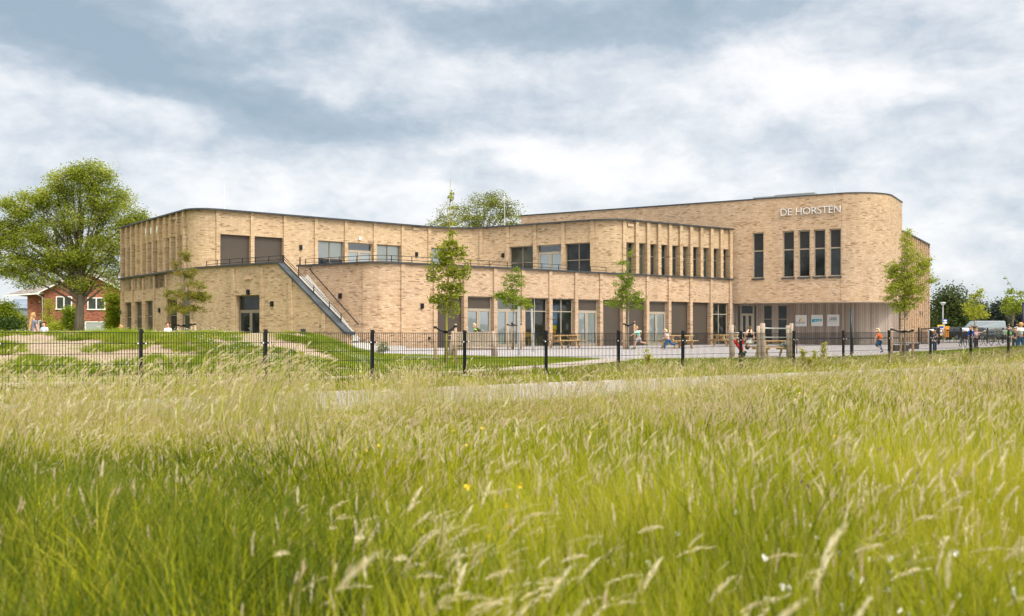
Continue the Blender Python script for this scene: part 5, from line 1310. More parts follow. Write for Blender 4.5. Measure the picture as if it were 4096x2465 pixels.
person('child in orange shirt and rolled blue jeans running left near the timber wall',JP(D,dict(hd=(3510,1325),nk=(3513,1336),ch=(3516,1343),pv=(3519,1366),sL=(3510,1339),eL=(3502,1352),wL=(3500,1362),sR=(3521,1339),eR=(3528,1350),wR=(3522,1363),hL=(3516,1368),kL=(3504,1380),aL=(3524,1392),tL=(3528,1399),hR=(3522,1368),kR=(3518,1383),aR=(3531,1404),tR=(3522,1409)),sd_),S=1.02,top=cloth('orange_shirt',(.85,.16,.035)),topsleeve=.35,bottom=M_jeans,legs='mid',hair=HL,shoes=cloth('blue_shoe',(.05,.15,.4)),skinm=SKIN2,face=(-1,-.15,0))
# children on the bars
D=b1[0].y
g0=b1[0]; barz1=g0.z+.825; 
person('child in red shirt and dark green shorts hanging by the arms from the lower bar',JP(D,dict(hd=(2954,1366),nk=(2955,1378),ch=(2958,1385),pv=(2970,1408),sL=(2947,1379),eL=(2942,1369),wL=(2938,1358),sR=(2965,1377),eR=(2973,1368),wR=(2970,1357),hL=(2967,1411),kL=(2953,1428),aL=(2966,1440),tL=(2976,1444),hR=(2975,1411),kR=(2972,1430),aR=(2975,1447),tR=(2986,1449)),{'hd':-.05,'wL':0,'wR':0,'kL':-.2,'kR':.12,'eL':-.05}),S=.98,top=cloth('red_shirt',(.70,.02,.035)),topsleeve=.9,bottom=cloth('bottle_green_shorts',(.008,.06,.04)),hair=HB,shoes=cloth('brown_sandal',(.25,.17,.13)),face=(-.3,-1,-.1))
person('girl in white top hanging upside down by her knees, long dark plait falling',JP(D,dict(hd=(2991,1386),nk=(2993,1376),ch=(2998,1367),pv=(3002,1343),sL=(2986,1371),eL=(2981,1354),wL=(2980,1338),sR=(3010,1371),eR=(3016,1354),wR=(3015,1338),hL=(2995,1342),kL=(2983,1339),aL=(2995,1318),tL=(2993,1306),hR=(3007,1342),kR=(3006,1336),aR=(3004,1318),tR=(3000,1305)),{'kL':-.16,'kR':-.16,'aL':.02,'aR':.02,'wL':-.02,'wR':-.02,'eL':-.1,'eR':-.1,'pv':.10,'hL':.05,'hR':.05,'ch':.03}),S=.95,top=M_wshirt,topsleeve=.3,bottom=cloth('black_leggings',(.02,.02,.03)),legs='short',hair=HD,hairlen=.30,shoes=cloth('olive_boot',(.16,.12,.06)),face=(.2,-1,0))
# crouching boy on the table
tb=TB[4]; D=tb.y; px_=1916; zt=tb.z+.036+.72; pyt=HY-(zt-CAMZ)/D*F
person('boy in olive sweater with a lime armband crouching on the picnic table',JP(D,dict(hd=(1897,1302),nk=(1902,1310),ch=(1909,1316),pv=(1926,1328),sL=(1905,1312),eL=(1901,1322),wL=(1893,1331),sR=(1908,1312),eR=(1905,1323),wR=(1897,1332),hL=(1924,1331),kL=(1909,1330),aL=(1921,pyt-3),tL=(1910,pyt-2),hR=(1928,1331),kR=(1914,1329),aR=(1925,pyt-3),tR=(1914,pyt-2)),sd_),S=.95,top=cloth('olive_sweater',(.06,.07,.03)),topsleeve=.9,bottom=cloth('dark_brown_trousers',(.06,.045,.035)),legs='long',hair=HL,shoes=M_shoe,face=(-1,-.2,-.3))
mb=MB(); q=W(1903,1318,D-.15); mb.tube([q+V((.0,0,.03)),q+V((-.02,0,-.03))],.062,12); tag(mb.build('armband',cloth('lime_reflector',(.65,.85,.12)),None,True),'lime green reflective band round the crouching boy\'s upper arm','armband')
# left group behind the sandy ridge
D=39.5
def stand(cx,ytop,D,h=1.4,face=(0,-1,0),armL=None,armR=None,lean=0,**k):
    """upright figure whose head top is seen at row ytop"""
    s=F/D*h/1.4; gz=H((cx-2048)/F*D,D); Sx=lambda m:m*F/D; S=h/1.3
    top=W(cx,ytop,D).z; 
    def p(x,z,y=0): return V(((cx-2048)/F*D+x*S,D+y,top-z*S))
    f=V(face).normalized(); sd=V((-f.y,f.x,0))      # left hand side of the figure seen along -f
    c=V(((cx-2048)/F*D,D,0))
    def q(side,fw,z): return V((c.x,c.y,top-z*S))+sd*side*S+f*fw*S
    J=dict(hd=q(0,.01,.105),nk=q(0,-.01,.225),ch=q(0,-.01,.33),pv=q(0,0,.62))
    for s_,sg in (('L',1),('R',-1)):
        J['s'+s_]=q(.125*sg,-.01,.28); J['e'+s_]=q(.17*sg,0,.49); J['w'+s_]=q(.17*sg,.05,.68)
        J['h'+s_]=q(.06*sg,0,.66); J['k'+s_]=q(.075*sg,.02,.93); J['a'+s_]=q(.08*sg,-.01,1.21); J['t'+s_]=q(.09*sg,.12,1.26)
    for nm,arm in (('L',armL),('R',armR)):
        if arm:
            J['e'+nm]=q(*arm[0]); J['w'+nm]=q(*arm[1])
    return person(face=face,J=J,S=S,**k)
navyw=stripes('navy_white_stripe',(.02,.03,.08),(.55,.60,.68),.035,.3)
stand(133,1252,D,1.46,face=(.35,.94,0),armL=((.30,.05,.47),(.15,.08,.60)),label='girl with long blond hair and striped navy dress, hand on hip, behind the sandy ridge',top=navyw,topsleeve=.4,hair=HB,hairlen=.42,dress=True,shoes=M_shoe)
stand(177,1288,D-.6,1.12,face=(-.1,-1,0),label='red haired girl in pale blue shirt looking this way over the ridge',top=cloth('pale_blue_shirt',(.58,.66,.80)),hair=HR,hairlen=.13,hairwide=1.08,bottom=M_jeans,shoes=M_shoe,skinm=SKIN2)
stand(483,1301,D,1.08,face=(-1,-.1,0),label='ginger haired boy in dark blue jacket, only head and shoulders above the ridge',top=cloth('royal_blue_jacket',(.02,.07,.25)),topsleeve=.9,hair=HG,bottom=M_jeans,legs='long',shoes=M_shoe)
stand(671,1290,D+1.0,1.2,face=(.3,-1,0),armL=((.12,.10,.47),(-.08,.16,.44)),armR=((-.12,.10,.47),(.05,.17,.46)),label='child in white shirt with folded arms near the reddish young tree',top=M_wshirt,hair=cloth('auburn_hair',(.25,.10,.04)),bottom=M_jeans,legs='long',shoes=M_shoe,skinm=SKIN2)
# right group
def rstand(cx,ytop,D,h,**k): return stand(cx,ytop,D,h,**k)
rstand(3738,1323,50.5,1.13,face=(.4,-.9,0),armL=((.13,.14,.42),(.0,.2,.25)),armR=((-.14,.14,.40),(-.02,.2,.30)),label='boy in navy body warmer holding his hands to his face beside a fence post',top=cloth('navy_bodywarmer',(.02,.05,.12)),bottom=cloth('dark_denim',(.03,.05,.12)),legs='long',hair=HG,shoes=M_shoe)
rstand(3883,1308,54,1.1,face=(-.2,-1,0),label='boy in bright blue jacket standing half behind a fence post',top=cloth('bright_blue_jacket',(.01,.08,.55)),topsleeve=.9,bottom=cloth('light_denim',(.30,.36,.42)),legs='long',hair=HG,shoes=M_shoe)
rstand(3905,1313,53,1.06,face=(.3,-.9,0),armR=((-.10,.1,.50),(.02,.16,.45)),armL=((.30,.1,.30),(.50,.15,.21)),label='child in pink checked shirt pointing to the right with a stretched arm',top=stripes('pink_white_check',(.72,.35,.45),(.78,.66,.72),.05,.5),bottom=cloth('plum_trousers',(.05,.03,.06)),legs='long',hair=HG,shoes=M_shoe)
rstand(4034,1308,52,1.16,face=(.5,-.8,0),armL=((.12,.16,.5),(.05,.3,.58)),label='child in lime green and blue top standing behind the last fence post',top=cloth('lime_top',(.18,.55,.10),.6,3),bottom=cloth('grey_shorts',(.12,.13,.15)),hair=cloth('chestnut_hair',(.16,.06,.03)),shoes=M_shoe)
rstand(4060,1313,51.5,1.1,face=(-.1,-1,0),armL=((.16,.08,.50),(-.02,.2,.55)),armR=((-.14,.08,.5),(-.26,.2,.56)),label='ginger haired child in dark T-shirt reaching forward beside the adult in white',top=cloth('charcoal_tshirt',(.05,.055,.06),.4,6),bottom=cloth('petrol_trousers',(.02,.08,.14)),legs='long',hair=HG,shoes=M_shoe,skinm=SKIN2)
rstand(4084,1291,50,1.42,face=(.2,.95,0),label='tall fair haired person in white shirt and jeans at the right edge',top=M_wshirt,bottom=M_jeans,legs='long',hair=HG,shoes=M_shoe,skinm=SKIN2)
# ---------------- trees ----------------
LIMB=.26
M_bark=woodmat('rough_grey_bark',(.055,.045,.032),(.17,.145,.11),2,10); M_barkg=woodmat('mossy_green_bark',(.16,.15,.035),(.42,.38,.10),2,16); M_twig=plain('twig_bark',(.11,.085,.06),.8,0,.3,5); M_barkl=woodmat('young_bark',(.16,.13,.09),(.34,.29,.21),2,16)
M_strap=plain('black_rubber_strap',(.015,.015,.017),.7)
def leafquads(C, size, r, flat=.35, droop=0):
    """C: (n,3) leaf positions -> folded diamond quads"""
    n=len(C); a=r.normal(size=(n,3)); a[:,2]*=flat; a[:,2]-=droop; a/=np.linalg.norm(a,axis=1)[:,None]
    b=r.normal(size=(n,3)); b-=a*(a*b).sum(1)[:,None]; b/=np.linalg.norm(b,axis=1)[:,None]
    s=(size*(.6+.8*r.random(n)))[:,None]
    return np.stack([C-a*s*.5, C-a*s*.05+b*s*.32, C+a*s*.5, C-a*s*.05-b*s*.32],1)
def tree(name,label,base,blobs,trunk,limbs,clusters,per,leaf,csize,ml,mb_,seed,cat='tree',group=None,h0=.3,shell=.55,droop=0,up=.5,twig=.012,top=None,skinny=False,lean=(0,0),h0r=.35):
    """blobs: (centre xyz relative to base, radii xyz, weight)"""
    r=np.random.default_rng(seed); t=empty(name,base); tag(t,label,cat,group)
    W_=np.array([b[2] for b in blobs]); W_=W_/W_.sum()
    def rp(n,lo):
        k=r.choice(len(blobs),n,p=W_); d=r.normal(size=(n,3)); d/=np.linalg.norm(d,axis=1)[:,None]; rad=(lo+(1-lo)*r.random(n))**(.6)
        c=np.array([blobs[i][0] for i in k]); s=np.array([blobs[i][1] for i in k]); return c+d*rad[:,None]*s
    H_=top or max(b[0][2]+b[1][2] for b in blobs)*.92
    m=MB(); r0=trunk; nseg=7
    tp=[V((lean[0]*k/nseg+.03*r0*8*math.sin(k*1.3+seed)*(k>0),lean[1]*k/nseg,H_*k/nseg-(.2 if k==0 else 0))) for k in range(nseg+1)]
    tr=[r0*(1.25 if k==0 else 1-.88*(k/nseg)**.8) for k in range(nseg+1)]
    m.tube(tp,tr,12)
    def tat(z):
        z=max(0,min(H_*.98,z)); k=z/H_*nseg; i=min(int(k),nseg-1); f=k-i; return tp[i].lerp(tp[i+1],f), tr[i]*(1-f)+tr[i+1]*f
    tips=rp(limbs,.25); L=[]; nodes=[]
    for i,tt in enumerate(tips):
        q=V(tt); zs=H_*h0+max(0,q.z-H_*h0)*(.12+.5*r.random())+H_*.06*r.random(); zs=min(zs,H_*.92,max(H_*h0,q.z)); s,rs=tat(zs*(1-h0r*.3*r.random())+0)
        if s.z<H_*h0: s,rs=tat(H_*h0)
        mid=s.lerp(q,.5)+V((0,0,-.0*H_+ .06*(q-s).length)) + V(r.normal(size=3)*.05*(q-s).length)
        pts=[]; 
        for k in range(7):
            u=k/6; pts.append((s*(1-u)**2+mid*2*u*(1-u)+q*u*u)+V(r.normal(size=3)*.012*(q-s).length*(0<k<6)))
        rr=min(rs*.55,r0*LIMB); m.tube(pts,[rr*(1-.85*k/6) for k in range(7)],7,cap=False)
        nodes+=[(p,rr*(1-.85*k/6)) for k,p in enumerate(pts) if k>1]
    for k in range(3,nseg+1): nodes.append((tp[k],tr[k]))
    NP=np.array([n[0][:] for n in nodes])
    cl=rp(clusters,shell); dd=((cl[:,None,:]-NP[None])**2).sum(-1).argmin(1)
    sub(m,'trunk',mb_,t,True)
    mt=MB(); ctr=[]
    for c,j in zip(cl,dd):
        a=nodes[j][0]; b=V(c); mid=a.lerp(b,.5)+V((0,0,.08*(b-a).length)); mt.tube([a,mid,b],[min(nodes[j][1]*.6,twig*2.2),twig,twig*.4],4,cap=False)
        ctr+= [a.lerp(b,.55)[:],b[:],b[:]]
    sub(mt,'twigs',M_twig if mb_ is not M_bark else M_bark,t)
    ctr=np.array(ctr); idx=r.integers(0,len(ctr),clusters*per); C=ctr[idx]+r.normal(size=(clusters*per,3))*np.array([csize,csize,csize*.6])
    if droop: C[:,2]-=np.abs(r.normal(size=len(C)))*droop
    npquads('crown',leafquads(C,leaf,r,.45,droop*.5),ml,t)
    return t
ML_oak=leafmat('oak_leaf',[(.10,.14,.014),(.21,.27,.026),(.34,.39,.045),(.46,.48,.09)],.48)
ML_mid=leafmat('olive_green_leaf',[(.13,.16,.018),(.25,.29,.03),(.38,.40,.07)],.48)
ML_lime=leafmat('lime_leaf',[(.20,.25,.022),(.34,.38,.035),(.48,.50,.07)],.5)
ML_dark=leafmat('deep_green_leaf',[(.02,.045,.012),(.05,.09,.018),(.10,.14,.03)],.3)
ML_green=leafmat('fresh_green_leaf',[(.10,.16,.014),(.20,.28,.025),(.34,.40,.045)],.45)
ML_red=leafmat('reddish_green_leaf',[(.14,.15,.015),(.25,.27,.03),(.30,.20,.06)],.45)
ML_yel=leafmat('yellow_green_leaf',[(.07,.12,.008),(.20,.26,.012),(.40,.42,.03)],.4)
ML_far=leafmat('distant_green_leaf',[(.045,.07,.025),(.085,.115,.04),(.13,.16,.055)],.3)
ML_blue=leafmat('distant_dark_leaf',[(.022,.03,.04),(.04,.055,.05),(.06,.08,.06)],.3)
def pxblobs(base,D,L,dep=1.0):
    s=D/F; out=[]
    for b in L:
        px,py,rx,ry=b[:4]; w=b[4] if len(b)>4 else rx*ry
        c=W(px,py,D); out.append(((c.x-base.x,(b[5] if len(b)>5 else 0),c.z-base.z),(rx*s,rx*s*dep,ry*s),w))
    return out
# big oak
D=80; b=on(318,D)
tree('oak_tree','large spreading oak with thick dark trunk in front of the red brick house',b,pxblobs(b,D,[(370,705,95,60),(290,730,100,55),(220,790,90,50),(120,830,80,60),(50,850,60,60),(20,940,60,55),(100,960,90,55),(200,930,90,55),(320,870,110,65),(430,800,90,60),(500,860,70,50),(545,890,50,45),(470,960,90,60),(380,1000,90,60),(280,1030,100,50),(170,1040,90,45),(70,1060,80,45),(0,1080,50,40),(240,1110,90,35),(120,1120,60,30),(430,1080,60,50),(330,1140,50,30),(450,1150,30,22),(-40,960,60,90)],.9),.43,60,820,115,.135,.38,ML_oak,M_bark,11,h0=.16,up=.75,twig=.03,shell=.45,top=13.0)
# tree behind the school
D=97; b=on(1905,D)
tree('tree','rounded green tree rising behind the curved roof line in the middle of the school',b,pxblobs(b,D,[(1960,860,130,90),(1850,880,120,80),(2040,890,60,80),(1760,915,50,45),(1950,800,80,40)],.8),.30,40,300,34,.15,.30,ML_mid,M_bark,12,h0=.4,up=1.5,twig=.03,shell=.15,top=12.8)
# staked young trees
def stakes(base,px3,D,ytop,ytie,names=True,wood=None,lab='',s_=1):
    """stakes with rubber ties around a young tree: px of each stake"""
    t=empty('tree_stakes',base); tag(t,lab,'tree stakes','stakes with rubber straps round young trees')
    tops=[]
    for i,px in enumerate(px3):
        q=W(px,ytop[i] if isinstance(ytop,(list,tuple)) else ytop,D+(.0 if i%2==0 else .25)); g=H(q.x,q.y); x=q-base
        mb=MB(); mb.tube([(x.x+.01,x.y,g-base.z-.3),(x.x,x.y,x.z)],[.045,.042],10); sub(mb,'stake',M_stake,t,True); tops.append(x)
    tz=W(px3[0],ytie,D).z-base.z
    for x in tops:
        mb=MB(); a=V((x.x,x.y,x.z-.07)); b=V((0,0,tz)); m=a.lerp(b,.5)-V((0,0,.04)); 
        d=(b-a).normalized()
        for p,q in ((a,m),(m,b)): mb.beam(p,q,.02,.055)
        mb.tube([(x.x,x.y,x.z-.11),(x.x,x.y,x.z-.04)],.055,10); mb.tube([(0,0,tz-.035),(0,0,tz+.035)],.075,10); sub(mb,'strap',M_strap,t)
    return t
D=G(1783,1458).y; b=G(1783,1458)
tree('young_tree','tall slim young tree with a mossy yellow trunk and heart shaped leaves, behind the fence',b,pxblobs(b,D,[(1800,1175,60,95,3),(1785,1060,60,70,2),(1810,960,30,90,1),(1806,800,10,50,.25),(1740,1080,50,60,.9),(1840,1080,50,50,.9),(1770,1010,30,60,1),(1745,1200,25,35,.4),(1850,1010,25,25,.3)],1),.048,30,170,20,.092,.075,leafmat('heart_leaf',[(.15,.19,.015),(.27,.31,.025),(.42,.42,.06)],.45),M_barkg,21,h0=.36,up=.9,twig=.008,shell=.1,top=5.9,lean=(.16,0),group='young staked trees on the playground')
stakes(b,(1741,1822),D,(1300,1296),1328,lab='two pale stakes with black straps round the mossy young tree')
b=G(2054,1401); D=b.y
tree('young_tree','small leafy young tree before the classroom doors beside the steel post',b,pxblobs(b,D,[(2052,1190,55,45,2),(2055,1130,45,50,1.2),(2070,1088,14,30,.3),(2105,1215,35,25,.8),(2000,1185,25,20,.5)],1),.032,22,150,34,.075,.09,ML_green,M_twig,22,h0=.42,up=.8,twig=.008,shell=.1,top=4.1,lean=(-.05,0),group='young staked trees on the playground')
stakes(b,(2031,2048,2084),D,(1293,1288,1291),1301,lab='three stakes with thin black straps round the small tree before the classroom doors')
b=G(2512,1400); D=b.y
tree('young_tree','leafy young tree with a thin whip at the top, beside the boy in mint green',b,pxblobs(b,D,[(2505,1190,55,50,2),(2500,1130,45,45,1.4),(2555,1200,35,40,.9),(2450,1215,40,20,.6),(2518,1040,9,60,.22),(2490,1050,20,12,.1)],1),.055,26,170,34,.075,.09,ML_green,M_barkl,23,h0=.40,up=.8,twig=.008,shell=.1,top=4.6,lean=(.03,0),group='young staked trees on the playground')
stakes(b,(2495,2502,2538),D,(1290,1292,1286),1303,lab='stakes and straps of the leafy tree beside the running boy in mint green')
b=on(737,42.6); D=42.6
tree('young_tree','young tree with layered reddish green leaves before the left part of the school',b,pxblobs(b,D,[(740,1240,100,16,1.2),(700,1235,60,22,.8),(740,1185,95,20,1.3),(775,1140,75,22,1.1),(700,1170,55,20,.7),(745,1090,45,25,.8),(742,1020,22,30,.4),(805,1190,50,26,.8),(700,1055,20,10,.2)],.9),.042,34,230,26,.072,.075,ML_red,M_barkl,24,h0=.30,up=.15,twig=.008,shell=.1,top=4.9,lean=(-.02,0),group='young staked trees on the playground')
stakes(b,(712,765,780),D,(1294,1291,1290),1303,lab='stakes with twisted black straps round the reddish young tree')
b=G(3622,1436) if False else on(3618,37.4); D=37.4
tree('young_tree','broad lime green young tree standing before the rounded corner of the high brick block',b,pxblobs(b,D,[(3640,1100,80,75,2),(3600,1160,70,70,1.8),(3660,1180,55,60,1.2),(3640,1010,50,60,1),(3630,950,28,35,.4),(3560,1080,40,40,.5),(3700,1060,30,50,.5),(3600,1230,60,30,.7),(3722,1125,22,20,.12)],1),.048,44,430,26,.062,.085,ML_lime,M_barkl,25,h0=.32,up=1.3,twig=.008,shell=.1,top=4.9,group='young staked trees on the playground')
stakes(b,(3567,3604,3651),D,(1310,1318,1314),1326,lab='three stout stakes with black straps round the lime green tree by the high block')
D=58; b=on(3898,D)
tree('young_tree','sparse yellowish young tree rising above the boy in blue and the child in pink',b,pxblobs(b,D,[(3895,1235,42,40,2),(3905,1190,25,30,.6),(3918,1170,12,25,.2),(3930,1260,25,15,.3)],1),.05,16,80,22,.11,.11,ML_yel2 if 'ML_yel2' in globals() else ML_lime,M_barkl,26,h0=.4,up=.9,twig=.009,shell=.1,top=3.0,group='young staked trees on the playground')
stakes(b,(3888,3906),D,(1300,1303),1309,lab='short stakes and strap at the sparse yellowish tree above the child in pink')
D=56; b=on(4052,D)
tree('young_tree','open branched young tree between the last children and the right edge',b,pxblobs(b,D,[(4050,1225,45,35,1.5),(4035,1190,25,30,.5),(4025,1130,9,30,.15),(4085,1190,22,30,.5),(4070,1240,30,20,.5)],1),.05,20,80,16,.12,.10,ML_green,M_barkl,27,h0=.36,up=.9,twig=.011,shell=.1,top=3.4,lean=(.0,0),group='young staked trees on the playground')
stakes(b,(4036,4068),D,(1296,1296),1308,lab='two stakes at the open branched tree behind the children at the right')
# background trees on the right
for i,(px,D,bl,lab,ml,cs,n,sh) in enumerate((
  (3800,150,[(3800,1200,60,50),(3830,1230,55,45),(3760,1235,35,35),(3850,1270,45,40),(3790,1290,60,35)],'tall spreading dark green tree behind the street lamp',ML_far,.9,260,.1),
  (3745,165,[(3740,1300,30,35),(3765,1310,30,25)],'low dark tree between the side wing and the street lamp',ML_far,.8,110,.1),
  (3900,170,[(3895,1240,45,40),(3920,1290,40,35),(3870,1300,40,30)],'broad green tree behind the silver van',ML_far,.9,200,.1),
  (3962,190,[(3960,1295,40,25)],'low grey green tree beyond the silver van roof',ML_far,.9,100,.1),
  (3990,160,[(3985,1280,28,50),(4000,1240,20,25)],'narrow dark bluish tree right of the van',ML_blue,.7,130,.1),
  (4022,175,[(4015,1250,40,40),(4035,1300,40,35)],'green tree behind the open branched young tree',ML_far,.9,190,.1),
  (4082,165,[(4080,1290,32,45),(4110,1300,40,40)],'very dark tree at the right edge of the photo',ML_blue,.9,170,.1),
  (4190,170,[(4180,1240,60,60),(4230,1290,50,40)],'green tree just beyond the right edge',ML_far,1.0,150,.1))):
    b=on(px,D); tree('background_tree',lab,b,pxblobs(b,D,bl,.8),.3,14,n,38,.34,cs,ml,M_bark,40+i,group='trees beyond the car park',h0=.2,up=.8,twig=.05,shell=sh)
# tall trees behind the viewer, seen only as dark reflections in the window panes
b=V((70,28,H(70,28)))
rt=tree('roadside_tree','tall tree outside the view, seen only mirrored in the window panes',b,[((0,0,9),(5,4.5,4),3),((3,0,6.5),(3,3,2.5),1),((-3,1,7),(3,3,3),1)],.35,20,170,40,.42,.7,ML_dark,M_bark,58,group='roadside trees mirrored in the windows',h0=.25,up=.8,twig=.04,shell=.2)
for x_,y_,rz_,sc_ in ((84,42,2.3,1.1),(62,8,3.9,.95),(-42,6,5.0,1.0),(-56,-10,1.1,1.15),(92,18,.4,1.1)):
    c=copy_tree(rt); c.location=(x_,y_,H(x_,y_)); c.rotation_euler.z=rz_; c.scale=(sc_,)*3
# left hedge and shrubs
def shrub(label,px,D,bl,ml,n,per,leaf,cs,seed,cat='shrub',name='shrub',top=None,h0=.05):
    b=on(px,D); return tree(name,label,b,pxblobs(b,D,bl,.8),.06,10,n,per,leaf,cs,ml,M_twig,seed,cat=cat,h0=h0,up=.8,twig=.012,shell=.2)
shrub('large yellow green feathery conifer at the left edge before the grey hall',40,72,[(30,1275,60,45),(80,1282,20,36),(5,1245,50,40),(60,1310,50,30),(-40,1260,60,60)],ML_yel,300,46,.13,.28,61,name='conifer',cat='conifer')
shrub('dark green lower shrub in front of the yellow green conifer',30,66,[(30,1305,60,30),(-20,1300,50,35)],ML_dark,110,42,.14,.3,62)
shrub('bright yellow green shrub squeezed between the oak trunk and the school corner',455,74,[(452,1215,26,22),(462,1260,24,30),(455,1300,26,28),(448,1190,14,12)],ML_yel,130,40,.15,.26,63)
shrub('light climber covering the corner of the brick house',196,106,[(192,1225,9,35),(205,1300,24,25),(190,1270,10,35)],ML_lime,60,22,.16,.3,64,cat='climber',name='climbing_plant')
shrub('dark green bush at the foot of the oak trunk',285,90,[(283,1285,22,35),(278,1250,14,20)],ML_green,80,36,.2,.3,65)
shrub('pale shrub before the low window of the brick house',235,96,[(232,1310,25,16)],ML_lime,50,30,.18,.25,66)
# little saplings by the fence and in the lawn
b=G(1533,1432)
tree('sapling','thin willow like sapling just behind the fence right of the stair',b,pxblobs(b,b.y,[(1535,1390,24,22,1),(1520,1405,14,14,.4)],1),.014,10,40,14,.055,.05,leafmat('silvery_leaf',[(.16,.18,.08),(.30,.32,.17),(.45,.44,.26)],.4),M_twig,71,h0=.3,up=1,twig=.004,shell=.1)
for i,(px,py) in enumerate(((1985,1494),(2145,1491),(2288,1492))):
    b=G(px,py); tree('low_plant',['reddish low plant beside the foot path, leftmost of three','reddish low plant beside the foot path, middle of three','reddish low plant beside the foot path, rightmost of three'][i],b,pxblobs(b,b.y,[(px,py-15,16,12,1)],1),.008,7,24,9,.045,.035,leafmat('maroon_leaf',[(.10,.04,.03),(.20,.08,.06),(.16,.16,.05)],.3) if 'maroon_leaf' not in MATS else MATS['maroon_leaf'],M_twig,75+i,cat='plant',h0=.2,up=1,twig=.003,shell=.1,group='low reddish plants by the foot path')
# yellow green mugwort spikes at the fence
ML_mug=leafmat('mugwort_leaf',[(.22,.24,.03),(.38,.38,.06),(.50,.46,.12)],.45)
for i,(px,y0,y1,rx) in enumerate(((3212,1375,1500,11),(3296,1362,1500,13),(3240,1415,1500,8),(2590,1395,1490,16),(2603,1425,1490,10),(3258,1400,1495,6),(3395,1430,1490,8),(3690,1445,1500,9),(3865,1400,1500,7),(1200,1400,1500,5))):
    g=V(); q=-.75+.25*math.sin(i*2.1); k=(px-2048)/F; D=(q+FX0*fn.x+FY0*fn.y)/(k*fn.x+fn.y); b=on(px,D); cy=(y0+y1)/2
    tree('mugwort','yellow green spike plant, '+['left one of the tall pair below the timber wall','right one of the tall pair below the timber wall','between the tall pair','below the small leafy tree','just right of the one below the leafy tree','tiny one between the tall pair','below the round dark pole','left of the boy in navy','by the fence post below the boy in blue','alone at the left below the slide'][i],b,pxblobs(b,D,[(px,cy,rx,(y1-y0)/2,1)],1),.012,8,60,16,.045,.035,ML_mug,M_twig,90+i,cat='wild plant',h0=.1,up=.8,twig=.003,shell=.05,group='mugwort spikes at the fence')

# ---------------- grass ----------------
def blades(r,n,h,spread,lean,w,segs=3,wind=.15,stem=False,hv=.35,droopy=1.0,cols=1):
    """returns quads (m,4,3)"""
    Q=[]
    for i in range(n):
        a=r.random()*6.283; rad=spread*math.sqrt(r.random()); x,y=rad*math.cos(a),rad*math.sin(a)
        hh=h*(1-hv+2*hv*r.random()); l=lean*(.3+r.random()); aa=a+r.normal()*.9
        dx,dy=math.cos(aa)*l+wind,math.sin(aa)*l; ang=r.random()*3.14; sx,sy=math.cos(ang)*w/2,math.sin(ang)*w/2
        p0=None
        for k in range(segs+1):
            u=k/segs; c=np.array([x+dx*hh*u*u*droopy,y+dy*hh*u*u*droopy,hh*(u-.22*(l+wind)*u*u*u*droopy)]); ww=(1-u**1.6*.92)
            L_=c-np.array([sx,sy,0])*ww; R_=c+np.array([sx,sy,0])*ww
            if p0 is not None: Q.append([p0[0],p0[1],R_,L_])
            p0=(L_,R_)
    return Q
def seedhead(r,n,h,spread,wind,hl,hw,sw=.0022,hv=.2):
    S_=[];Hd=[]
    for i in range(n):
        a=r.random()*6.283; rad=spread*math.sqrt(r.random()); x,y=rad*math.cos(a),rad*math.sin(a); hh=h*(1-hv+2*hv*r.random())
        dx,dy=wind*(.6+.8*r.random())+r.normal()*.06,r.normal()*.10; pts=[]
        for k in range(7):
            u=k/6; pts.append(np.array([x+dx*hh*u**2.2,y+dy*hh*u**2,hh*(u-.16*abs(dx)*u**4)]))
        ang=r.random()*3.14; s=np.array([math.cos(ang),math.sin(ang),0])*sw
        for a_,b_ in zip(pts,pts[1:]): S_.append([a_-s,a_+s,b_+s*.8,b_-s*.8])
        # curved plume continuing the stem
        d=pts[-1]-pts[-2]; d/=np.linalg.norm(d); p=pts[-1].copy(); L=hl*(.7+.6*r.random()); m=9; cv=np.array([wind*1.2+.2,r.normal()*.15,-.55*abs(wind)*2]); 
        for k in range(m):
            u=(k+.5)/m; d2=d+cv*u*.9; d2/=np.linalg.norm(d2); p=p+d2*L/m; wd=hw*math.sin(math.pi*min(1,u*.86+.1))**.8
            for q in range(5):
                o=r.normal(size=3); o-=d2*(o@d2); o/=np.linalg.norm(o); e=d2*L/m*1.5+o*wd*1.0; c=p+o*wd*.15; t_=np.cross(d2,o)*wd*.34
                Hd.append([c-t_,c+t_,c+e*.9+t_*.25,c+e*.9-t_*.25])
    return S_,Hd
MG_green=leafmat('meadow_green_blade',[(.035,.065,.003),(.19,.245,.005),(.37,.40,.010),(.50,.475,.025),(.60,.52,.10)],.42,.5,.7)
MG_dark=leafmat('lush_dark_blade',[(.028,.05,.005),(.085,.13,.008),(.20,.24,.015)],.45,.45,.8)
MG_dry=leafmat('straw_blade',[(.26,.27,.04),(.42,.40,.10),(.54,.46,.18)],.35,.7,.5)
MG_head=leafmat('pale_plume',[(.56,.48,.26),(.72,.64,.40),(.86,.79,.58)],.35,.8,.5)
MG_pink=leafmat('pinkish_plume',[(.54,.38,.25),(.68,.55,.38),(.80,.70,.52)],.35,.8,.5)
MG_lawn=leafmat('lawn_blade',[(.17,.23,.015),(.28,.35,.025),(.40,.43,.05)],.45,.6,.5)
MG_weed=leafmat('weed_leaf',[(.13,.20,.012),(.27,.36,.02),(.42,.46,.05)],.4,.6,.8)
M_petal=plain('white_petal',(.80,.80,.74),.7); M_purple=plain('purple_petal',(.20,.07,.24),.7); M_mustard=plain('yellow_petal',(.75,.55,.03),.7)
variants={}
